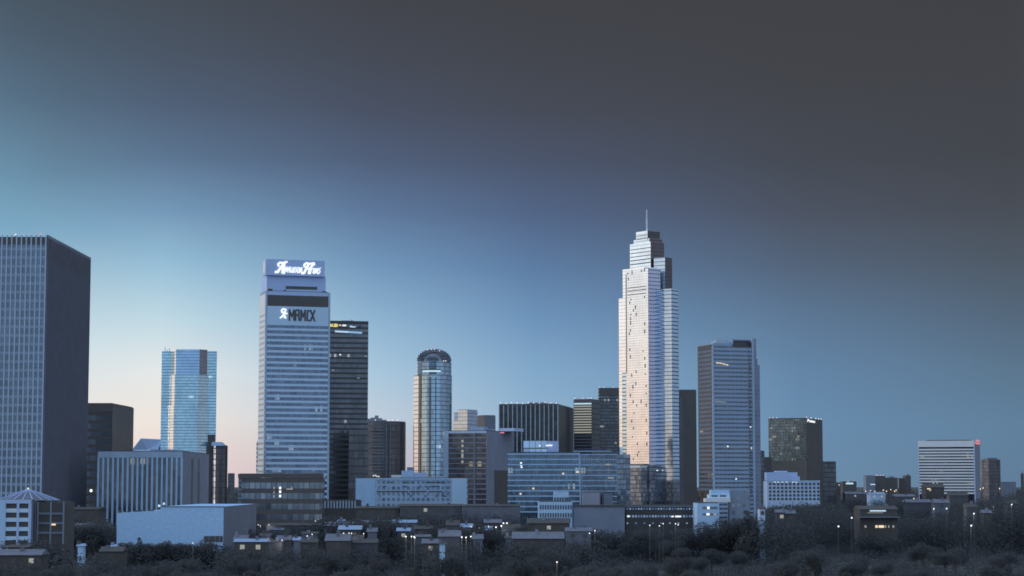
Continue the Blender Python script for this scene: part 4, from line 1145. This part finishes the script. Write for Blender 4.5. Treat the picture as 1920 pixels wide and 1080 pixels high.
# ribbed tent roof
ax, ay, az_ = Xp(53, 815), 815, Zp(918, 815)
q = MB(); ring = []
N = 20
for i in range(N):
    t = 2 * math.pi * i / N
    ring.append((ax + 12.5 * math.cos(t), ay + 9 * math.sin(t)))
zr0, zr1 = Zp(938.5, 808), Zp(926, 812)
ring2 = [(ax + (p[0] - ax) * .42, ay + (p[1] - ay) * .42) for p in ring]
for i in range(N):
    j = (i + 1) % N
    q.quad([(*ring[i], zr0), (*ring[j], zr0), (*ring2[j], zr1), (*ring2[i], zr1)]); q.quad([(*ring2[i], zr1), (*ring2[j], zr1), (ax, ay, az_)])
rf = q.build('tent_roof', M['roof_pale'], B.root)
for i in range(N):
    q = MB(); q.bar((*ring[i], zr0 + .15), (*ring2[i], zr1 + .15), .25); q.bar((*ring2[i], zr1 + .15), (ax, ay, az_ + .15), .22); q.build('roof_rib', M['panel'], rf)
q = MB(); q.ball((ax, ay, az_ + .4), .42, 5); q.build('beacon', M['glow_warm'], rf)
q = MB(); q.fb(B, -8.2, -6.6, 5.4, 5.6, Zp(985, 806), Zp(982, 806)); q.build('lit_window', M['glow_warm'], B.root)

# ================================================================== low houses, sheds and halls between the trees
SHEDS = []
def shed(name, label, pxl, pxr, Y, top, depth=14, wall='grey', roof='roof_pale', pitch=2.0, a=0.0, cat='building', group=None, win=True, cover=.84):
    wall = {'grey': 'shed_grey', 'mid': 'shed_mid'}.get(wall, wall)
    B = Building(name, label, pxl, pxr, pxr + 2, Y, a, top=top, mat=M[wall], cat=cat, group=group, roof=False, depth=depth)
    b = MB()
    e = .5
    q = [B.at(B.LL + e, -e), B.at(-e, -e), B.at(-e, depth + e), B.at(B.LL + e, depth + e)]
    z0 = B.z1 + .01
    m0, m1 = B.at(B.LL + e, depth / 2), B.at(-e, depth / 2)
    zr = z0 + pitch
    b.quad([(*q[0], z0), (*q[1], z0), (*m1, zr), (*m0, zr)]); b.quad([(*q[2], z0), (*q[3], z0), (*m0, zr), (*m1, zr)])
    b.quad([(*q[1], z0), (*q[2], z0), (*m1, zr)]); b.quad([(*q[3], z0), (*q[0], z0), (*m0, zr)])
    b.build('roof', M[roof], B.root)
    SHEDS.append((Xp(pxl, Y), Xp(pxr, Y), Y, B.z1, cover))
    c = B.LL * random.uniform(.15, .8)
    B.fb('chimney' if pitch > 1.1 else 'roof_vent', M[random.choice(['shed_mid', 'dark', 'mid'])], c, c + 1.1, depth * .3, depth * .3 + 1.1, z0 - .5, zr + random.uniform(.4, 1.3))
    if win:
        n = max(1, int(B.LL / 4.5))
        for i in range(min(n, 14)):
            l = B.LL * (i + .5) / n
            lit = random.random() < 0.12
            B.fb('window', M['glow_dim'] if lit else M['dark_metal'], l - .8, l + .8, -.08, .02, B.z1 - 2.6, B.z1 - 1.0)
    return B
shed('villa', 'wide low house with one pale gleaming roof edge below the parking deck', -20, 78, 690, 1041, 12, 'brown', 'roof_pale', 1.8)
shed('shed', 'short pale fenced shed under the parking deck', 18, 55, 735, 1026, 8, 'brown', 'roof_dark', .8)
shed('long_hall', 'long low pale hall between the parking deck and blank warehouse', 115, 205, 960, 992, 10, 'brown', 'roof_pale', 2.6)
shed('long_hall', 'dark flat hall with thin pale roof bands under the grid tower', 114, 185, 985, 955, 20, 'brown', 'roof_dark', 1.0)
shed('hut', 'tiny white hut among the trees, standing under the blank warehouse', 148, 158, 690, 1024, 4, 'white', 'roof_blue', .8, win=False)
shed('hut', 'little white tank-like hut close to the blank warehouse corner', 211, 218, 720, 1025, 4, 'white', 'roof_blue', .8, win=False)
shed('villa', 'faint grey house tucked below the blank warehouse foot', 190, 230, 700, 1034, 10, 'brown', 'roof_dark', 1.5)
shed('villa', 'pale-roofed house with a dark glazed porch below the annex', 441, 500, 730, 1016, 9, 'brown', 'roof_blue', 1.0, cover=.86)
shed('shed', 'small shed with faint lit door beside the pale-roofed porch house', 502, 530, 760, 1017, 8, 'grey', 'roof_dark', .8)
shed('kiosk', 'small round-topped pale kiosk among dark trees', 552, 562, 745, 1013, 5, 'mid', 'roof_blue', 1.2, win=False)
shed('long_hall', 'grey terrace with many tiny lights below the brick block', 500, 600, 930, 985, 14, 'grey', 'roof_dark', 1.0)
shed('long_hall', 'mid-grey flat shop row below the dark tower', 608, 670, 880, 986, 12, 'grey', 'roof_pale', 1.6)
shed('long_hall', 'pale low roofed market hall under the white slab', 678, 740, 930, 981, 12, 'mid', 'roof_pale', 1.2)
shed('long_hall', 'second pale hall continuing the market hall row eastward', 734, 780, 945, 980, 12, 'mid', 'roof_blue', 1.2)
shed('villa', 'wide house with a pale blue pitched roof and lit yard', 612, 655, 760, 1014, 12, 'brown', 'roof_pale', 2.4, cover=.86)
shed('villa', 'grey bungalow with small bright gable near the lit yard', 655, 706, 770, 1018, 10, 'grey', 'roof_dark', 1.4)
shed('villa', 'flat blue-roofed house behind the pale pitched roof house', 636, 676, 850, 993, 10, 'brown', 'roof_blue', 1.6)
shed('hut', 'single tilted pale roof just behind the grey bungalow', 690, 706, 850, 997, 6, 'mid', 'roof_pale', 1.6, win=False)
shed('long_hall', 'broad grey wall-like hall right of the white slab', 866, 975, 985, 948.5, 20, 'mid', 'roof_dark', .6, win=False)
shed('long_hall', 'arcaded grey building with tall dark openings under the white slab', 750, 865, 990, 949, 16, 'grey', 'roof_dark', 1.0)
shed('long_hall', 'brown unlit hall in shadow left of the arcaded building', 668, 748, 995, 953, 16, 'brown', 'roof_dark', 1.0)
shed('villa', 'slanted grey house near the row of bright street lamps', 824, 862, 760, 1006, 10, 'grey', 'roof_pale', 2.2)
shed('hut', 'bright pale blue hut end against dark trees', 824.5, 834, 720, 1020, 4, 'white', 'roof_dark', .6, win=False)
shed('villa', 'small house with two white chimneys near the arcaded building', 838, 860, 860, 985, 8, 'grey', 'roof_dark', 2.0)
shed('long_hall', 'long pale-roofed shop row with dim lit fronts under the white block', 962, 1056, 770, 1010, 14, 'brown', 'roof_pale', 2.4, cover=.86)
shed('villa', 'pale tilted roof house beside the long shop row', 1062, 1108, 830, 996, 10, 'mid', 'roof_pale', 1.4)
shed('villa', 'low dark house in front of the blank grey warehouse wall', 990, 1068, 860, 981, 12, 'brown', 'roof_dark', 2.0)
shed('villa', 'small white-fronted house right of the stepped little building', 1424, 1434, 900, 954, 8, 'blue_white', 'roof_dark', 1.0)
shed('villa', 'pale-roofed cottage on the dark slope below the apartment block', 1456, 1474, 960, 961, 7, 'grey', 'roof_pale', 1.4)
shed('villa', 'second cottage with dull roof just below the pale-roofed cottage', 1474, 1490, 940, 963, 7, 'brown', 'roof_pale', 1.6)
B = shed('lit_hall', 'flat hall with a glowing cyan window band above a warm lit doorway', 1612, 1682, 980, 955, 18, 'brown', 'roof_dark', 1.6, win=False, cover=.45)
B.left_box('lit_strip', M['glow_ice'], 1630, 1660, 956.5, 959, .3); B.left_box('lit_strip', M['glow_dim'], 1626, 1655, 961, 962, .25)
B.left_box('canopy', M['grey'], 1606, 1684, 969, 970.5, 3.0)
for a, c, m in ((1640, 1644, 'glow_warm'), (1646, 1656, 'glow_warm'), (1658, 1660, 'glow_dim'), (1664, 1666, 'glow_dim'), (1620, 1623, 'glow_dim'), (1672, 1675, 'glow_dim')):
    B.left_box('lit_window', M[m], a, c, 985, 989.5, .3)
shed('long_hall', 'pale low hall in the far dark suburb below the hazy cluster', 1586, 1632, 1900, 926, 20, 'grey', 'roof_pale', 2)
shed('long_hall', 'bluish lit-roof hall between two pale halls far away', 1632, 1660, 1850, 927, 20, 'blue_white', 'roof_blue', 2)
shed('long_hall', 'long lilac-roofed hall in the suburb before the striped slab', 1678, 1716, 1800, 931, 20, 'grey', 'roof_pale', 2)
B = shed('clock_house', 'peaked dark house with lit gable in front of the striped slab', 1735, 1770, 1500, 914, 14, 'brown', 'roof_dark', 3, cover=.86)
B.left_box('lit_window', M['glow_warm'], 1738, 1744, 915.5, 917.5, .3)
shed('villa', 'dull terrace of houses with faint lights below the striped slab', 1700, 1745, 1250, 942, 12, 'grey', 'roof_pale', 1.8)
shed('villa', 'small bright-gabled house east of the dull terrace', 1752, 1778, 1200, 943, 10, 'mid', 'roof_pale', 2.2)
shed('villa', 'low pale house with dark porch beneath the striped slab', 1780, 1815, 1400, 929, 10, 'grey', 'roof_dark', 2)
shed('villa', 'faint house between lamps at the wooded east edge', 1812, 1830, 1000, 951, 8, 'grey', 'roof_dark', 1.8)
shed('villa', 'dim cottage by the small pale lamp post at the wooded east edge', 1843, 1858, 1020, 962, 8, 'brown', 'roof_pale', 1.6)
shed('villa', 'dim cottage with a bright porch lamp near the frame edge', 1888, 1908, 1050, 944, 8, 'grey', 'roof_dark', 1.8)
# striped fence wall left of the white slab
B = Building('striped_wall', 'low wall with pale upright stripes at the foot of the dark tower', 607, 676, 678, 1040, 0, top=938.5, mat=M['brown'])
for i in range(11):
    B.left_box('stripe_post', M['conc'], 609 + i * 5.6, 611.4 + i * 5.6, 939, 953, .25)

random.seed(23)
spots = []
for i in range(400):
    px, py = random.uniform(440, 975), random.uniform(978, 1020)
    w = random.uniform(10, 34)
    if len(spots) >= 22: break
    if any(abs(px - q[0]) < (w + q[2]) * .6 and abs(py - q[1]) < 9 for q in spots): continue
    Y = 980 - (py - 975) * 4.6 + random.uniform(-15, 15)
    x0, x1 = Xp(px - w / 2, Y), Xp(px + w / 2, Y)
    if any(a - 4 < x1 and x0 < c + 4 and d - 4 < Y + 8 and Y < e + 4 for a, c, d, e in FOOT): continue
    spots.append((px, py, w))
    shed('small_house', 'small dim roof half sunk among the trees below the white slab', px - w / 2, px + w / 2, Y, py, 7, random.choice(['grey', 'mid', 'brown']), random.choice(['roof_pale', 'roof_dark', 'roof_blue', 'roof_pale']), random.uniform(.8, 2), group='small roofs between the trees', cover=.9)
# ================================================================== street lamps
LAMPS = [  # photo column, row, depth, kind
 ('row of bright lamps', 'bright white street lamp in the short curved row beyond the dark woods', [(883, 988, 900), (898, 990, 900), (916, 987.5, 880), (930, 988.5, 900), (940, 986, 910), (944, 981, 930), (950.5, 981, 930)], 'lamp_white', .55),
 ('lamps in the yard', 'tiny white lamp dotting the yard among the pale-roofed houses', [(645, 1000, 800), (655, 999.5, 810), (660, 1000, 800), (682.5, 1000.5, 800), (586, 1002, 820), (592, 977, 980), (595.5, 981, 960), (647, 986, 900), (577, 1005, 800)], 'lamp_white', .32),
 ('lamps under the trees', 'warm white lamp glowing in a cluster between dark tree crowns', [(761.5, 1006, 740), (772, 1006, 740), (777, 1006.5, 740), (778, 1008, 730), (866, 1007, 740), (874, 1007.5, 740), (883, 1006, 750)], 'lamp_white', .42),
 ('lamps of the far suburb', 'warm orange lamp speck in the far dark suburb', [(1623, 921, 2200), (1632, 920, 2200), (1640, 921, 2200), (1656, 919, 2100), (1662, 921, 2100), (1670, 918, 2100), (1677, 921, 2100), (1680, 919, 2100), (1693, 940, 1700), (1705, 941, 1600), (1713, 935, 1700), (1750, 906, 2000), (1757, 906, 2000), (1764, 918, 1800), (1838, 917, 2000), (1843, 915, 2000), (1874, 916, 1900), (1573, 909, 2500), (1590, 903, 2600)], 'lamp_warm', .8),
 ('lamps in the wood', 'lone bright lamp shining out of the dark wooded slope', [(1596, 971, 850), (1571, 987, 760), (1825, 963, 900), (1819.5, 985.5, 780), (1896, 946, 1000), (1750, 954, 1000), (1774, 953.5, 1000), (1862, 950, 1100)], 'lamp_white', .5),
 ('lamps by the offices', 'small white lamp under the trees along the office strip', [(1218, 985, 840), (1236, 986, 840), (1243, 982, 850), (1266, 982, 850), (1271, 984, 840), (1105, 1000, 790), (1115, 995, 800), (999, 974, 900), (1044, 1054, 640)], 'lamp_white', .36),
 ('lamps by the porch house', 'pale lamp point beside the annex and porch house', [(485, 984, 930), (489, 986, 920), (505, 984, 930), (530, 1013, 760), (363, 1018, 800), (443, 1018, 740)], 'lamp_white', .3),
]
for grp, lab, pts, mat, rad in LAMPS:
    for (px, py, Y) in pts:
        x, z = Xp(px, Y), Zp(py, Y)
        t = empty('street_lamp', (x, Y, 0), lab, 'street lamp', grp)
        b = MB(); b.bar((x, Y + .9, 0), (x, Y + .9, z + .3), .18); b.bar((x, Y + .9, z + .3), (x, Y, z + rad), .12); b.build('pole', M['dark_metal'], t)
        b = MB(); b.ball((x, Y, z), rad * .62, 5); b.build('lamp_head', M[mat], t)
        if (px * 7 + py) % 3 < 1.5:
            ld = bpy.data.lights.new('lamp_glow', 'POINT'); ld.energy = 700 * rad; ld.color = (1, .86, .68) if mat == 'lamp_warm' else (1, .95, .86); ld.shadow_soft_size = rad
            lo = bpy.data.objects.new('lamp_glow', ld); scn.collection.objects.link(lo); lo.location = (0, -2.2, z - .6); lo.parent = t

# ================================================================== trees
random.seed(11)
def leaf_mat(name, col, var):
    t = NT(name)
    oi = t.n('ShaderNodeObjectInfo')
    g = t.n('ShaderNodeNewGeometry')
    f = t.math('ADD', t.math('MULTIPLY', oi.outputs['Random'], var), 1 - var / 2)
    f = t.math('MULTIPLY', f, t.math('ADD', t.math('MULTIPLY', g.outputs['Random Per Island'], .2), .9))
    t.put(t.scale(col, f), t.p.inputs['Base Color'])
    t.p.inputs['Roughness'].default_value = .85
    tr = t.n('ShaderNodeBsdfTranslucent')
    t.put(t.scale(col, f), tr.inputs[0])
    mx = t.n('ShaderNodeMixShader'); mx.inputs[0].default_value = .45
    t.t.links.new(t.p.outputs[0], mx.inputs[1]); t.t.links.new(tr.outputs[0], mx.inputs[2]); t.t.links.new(mx.outputs[0], t.out.inputs[0])
    return t.m
LEAF = leaf_mat('dusk_foliage', (0.112, 0.117, 0.125), .10)
BARK = plain('bark', (0.10, 0.08, 0.065), .9)
def leafy(n, blobs, leaf):
    """many small bent leaf sprays spread through the clumps of a crown"""
    v, f = [], []
    tot = sum(b[3] ** 2 for b in blobs)
    for (cx, cy, cz, r) in blobs:
        for _ in range(int(n * r * r / tot)):
            d = Vector((random.gauss(0, 1), random.gauss(0, 1), random.gauss(0, 1))).normalized()
            q = r * random.uniform(.55, 1.0) ** .6 * random.choice((1, 1, 1, 1.12))
            p = Vector((cx, cy, cz)) + Vector((d.x * q, d.y * q, d.z * q * .8))
            nrm = (d + Vector((random.gauss(0, .5), random.gauss(0, .5), random.gauss(0, .5) + .2))).normalized()
            a = nrm.cross(Vector((random.gauss(0, 1), random.gauss(0, 1), random.gauss(0, 1)))).normalized()
            b = nrm.cross(a)
            s = leaf * random.uniform(.6, 1.3)
            i = len(v)
            v += [tuple(p + a * s), tuple(p + b * s * .6 + nrm * s * .15), tuple(p - a * s), tuple(p - b * s * .6)]
            f.append((i, i + 1, i + 2, i + 3))
    return v, f
KINDS = []
for k in range(7):
    Hh = 1.0
    wide = (.40, .46, .52, .36, .44, .30, .5)[k]
    blobs = [(0, 0, .62, .26)]
    for i in range(11):
        t = random.uniform(0, 2 * math.pi); rr = random.uniform(.25, 1) * wide * .75
        zz = random.uniform(.38, .84)
        blobs.append((rr * math.cos(t), rr * math.sin(t), zz, random.uniform(.12, .2)))
    if k == 5:
        blobs = [(random.uniform(-.05, .05), random.uniform(-.05, .05), .2 + .09 * i, .2 - .018 * i) for i in range(9)]
    v, f = leafy(5200, blobs, .0155)
    cm = bpy.data.meshes.new('tree_crown'); cm.from_pydata(v, [], f); cm.materials.append(LEAF)
    b = MB()
    b.bar((0, 0, -.02), (.01, 0, .3), .05); b.bar((.01, 0, .3), (0, 0, .62), .032)
    for (x, y, z, r) in blobs[1:6]:
        b.bar((.005, 0, .28 + random.random() * .15), (x * .8, y * .8, z), .017)
    tmo = b.build('trunk_source', BARK)
    tm = tmo.data; tm.name = 'tree_trunk'
    bpy.data.objects.remove(tmo)
    KINDS.append((cm, tm))
def lim(px, prof):
    for (x0, y0), (x1, y1) in zip(prof[:-1], prof[1:]):
        if x0 <= px <= x1:
            return y0 + (y1 - y0) * (px - x0) / (x1 - x0)
    return prof[-1][1]
# the upper edge of the unlit wood along the bottom of the photograph
EDGE = [(-80, 1046), (90, 1044), (130, 1030), (215, 1030), (235, 1020), (262, 1010), (330, 1012), (420, 1014), (440, 1022), (520, 1026), (600, 1022), (640, 1030), (705, 1024), (720, 1006), (800, 1000), (815, 1024), (850, 1024), (865, 1012), (950, 1014), (975, 1024), (1052, 1024), (1062, 1006), (1110, 1004), (1130, 984), (1200, 986), (1250, 990), (1305, 984), (1330, 976), (1420, 968), (1450, 972), (1560, 976), (1600, 992), (1690, 992), (1705, 962), (1800, 964), (1815, 990), (1840, 986), (1860, 960), (1960, 955)]
def free(x, y, pad=0):
    for a, b, c, d in FOOT:
        if a - pad < x < b + pad and c - pad < y < d + pad:
            return False
    return True
def place_tree(x, y, H, label, group):
    cm, tm = random.choice(KINDS)
    t = empty('tree', (x, y, 0), label, 'tree', group)
    t.scale = (H * random.uniform(1.0, 1.35), H * random.uniform(1.0, 1.35), H)
    t.rotation_euler = (0, 0, random.uniform(0, 6.28))
    for nm, me in (('crown', cm), ('trunk', tm)):
        o = bpy.data.objects.new(nm, me); scn.collection.objects.link(o); o.parent = t
TREES = []
n = 0
tries = 0
while n < 235 and tries < 20000:
    tries += 1
    px = random.uniform(-60, 1980)
    e = lim(px, EDGE)
    py = e + (1150 - e) * (random.random() ** 1.15)
    H = random.uniform(8.5, 13.5)
    Y = (CZ - H) * FP / (py - HY)
    if not (410 < Y < 1500):
        continue
    x = Xp(px, Y)
    if not free(x, Y, 3):
        continue
    if any((x - a) ** 2 + (Y - b) ** 2 < 30 for a, b in TREES):
        continue
    TREES.append((x, Y)); n += 1
    place_tree(x, Y, H, 'leafy tree in the unlit wood along the bottom of the view', 'trees of the dark wood')
# single dark trees standing up between the low buildings
MIDT = [(1085, 990), (1108, 978), (985, 968), (1040, 985), (700, 960), (722, 955), (650, 962), (625, 968), (590, 975), (780, 985), (795, 978), (140, 965), (158, 972), (176, 968), (196, 975), (128, 985), (510, 985), (545, 990), (1385, 958), (1400, 952), (1440, 948), (1465, 945), (1490, 944), (1510, 944), (1530, 945), (1550, 940), (1570, 936), (930, 985), (1000, 990), (860, 975), (905, 978), (240, 1008), (265, 1004), (288, 1009), (318, 1006), (350, 1010), (385, 1008), (1330, 975), (1357, 972), (1200, 985), (1285, 982)]
for px, py in MIDT:
    H = random.uniform(10, 13)
    Y = min((CZ - H) * FP / (py - HY), 1400 if px > 1425 else 905)
    for _ in range(30):
        if free(Xp(px, Y), Y, 2): break
        Y -= 12; 
    H2 = CZ - (py - HY) / FP * Y
    place_tree(Xp(px, Y), Y, max(5, min(26, H2)), 'dark round tree standing between low houses in front of the towers', 'trees between the low houses')
# far woods: seen only as one dark mass, nobody could count them
v, f = [], []
for i in range(2600):
    Y = random.uniform(1250, 5200)
    x = random.uniform(-.27, .27) * Y
    if not free(x, Y, 4) or (Y < 1900 and x < .15 * Y and random.random() < .4):
        continue
    H = random.uniform(9, 16)
    if Y > 2600: H = random.uniform(12, 24)
    w = H * random.uniform(.6, 1.0)
    bl = [(x + random.uniform(-.5, .5) * w, Y + random.uniform(-.5, .5) * w, H * random.uniform(.35, .75), H * random.uniform(.2, .34)) for _ in range(5)]
    vv, ff = leafy(70, bl, H * .09)
    o = len(v); v += vv; f += [tuple(i + o for i in q) for q in ff]
fm = bpy.data.meshes.new('distant_woods'); fm.from_pydata(v, [], f); fm.materials.append(leaf_mat('far_foliage', (0.112, 0.116, 0.124), .1))
fo = bpy.data.objects.new('distant_woods', fm); scn.collection.objects.link(fo)
tag(fo, 'far dark tree belt filling the ground behind the towers', 'woods', kind='stuff')
# undergrowth between the near trees
v, f = [], []
for i in range(5000):
    Y = random.uniform(430, 1250)
    x = random.uniform(-.33, .33) * Y
    if not free(x, Y, 1):
        continue
    H = random.uniform(3, 8)
    vv, ff = leafy(110, [(x, Y, H * .4, H * .6), (x + random.uniform(-4, 4), Y + random.uniform(-4, 4), H * .3, H * .5)], .34)
    o = len(v); v += vv; f += [tuple(i + o for i in q) for q in ff]
# bushes close in front of the low houses, and the wooded slope on the east side
def bush(x, y, H, n=40, leaf=.5):
    H = max(H, 1.5)
    leaf = max(leaf, min(H * .045, .5))
    n = max(n, int(28 * H))
    vv, ff = leafy(n, [(x, y, H * .62, H * .40), (x + random.uniform(-2, 2), y, H * .3, H * .5)], leaf)
    o = len(v); v.extend(vv); f.extend([tuple(i + o for i in q) for q in ff])
for (xa, xb, Y, z1, cover) in SHEDS:
    x = xa - 2
    while x < xb + 2:
        bush(x, Y - random.uniform(4, 9), z1 * random.uniform(cover, cover + .14) - .4, 300, .34)
        x += random.uniform(1.6, 3.6)
HEDGE = [(219, 425, 838, 1012, 6), (1072, 1175, 932, 986, 6), (1173, 1306, 932, 984, 5), (1304, 1425, 918, 974, 6), (1005, 1075, 926, 975, 6), (447, 610, 985, 978, 8), (420, 484, 935, 986, 5), (600, 752, 905, 960, 14), (0, 118, 780, 1004, 8), (112, 218, 955, 968, 12), (1415, 1440, 900, 962, 8), (860, 1010, 960, 972, 8), (748, 870, 965, 972, 6)]
for (pa, pb, Y, py, dv) in HEDGE:
    px = pa
    while px < pb:
        x = Xp(px, Y)
        yy = Y - random.uniform(0, 8)
        bush(x, yy, CZ - (py + random.uniform(0, dv) - HY) / FP * yy, 420, .34)
        px += random.uniform(4, 11)
SLOPE = [(1420, 962), (1450, 938), (1490, 936), (1560, 934), (1600, 958), (1690, 962), (1790, 955), (1815, 930), (1840, 925), (1900, 918), (2130, 915)]
for i in range(560):
    px = random.uniform(1420, 2120)
    Y = random.uniform(1010, 1440)
    H = CZ - (lim(px, SLOPE) + random.uniform(0, 12) - HY) / FP * Y
    x = Xp(px, Y)
    if free(x, Y, 2):
        bush(x, Y, H, 700, .5)
um = bpy.data.meshes.new('undergrowth'); um.from_pydata(v, [], f); um.materials.append(LEAF)
uo = bpy.data.objects.new('undergrowth', um); scn.collection.objects.link(uo)
tag(uo, 'dark undergrowth covering the ground between the trees', 'undergrowth', kind='stuff')
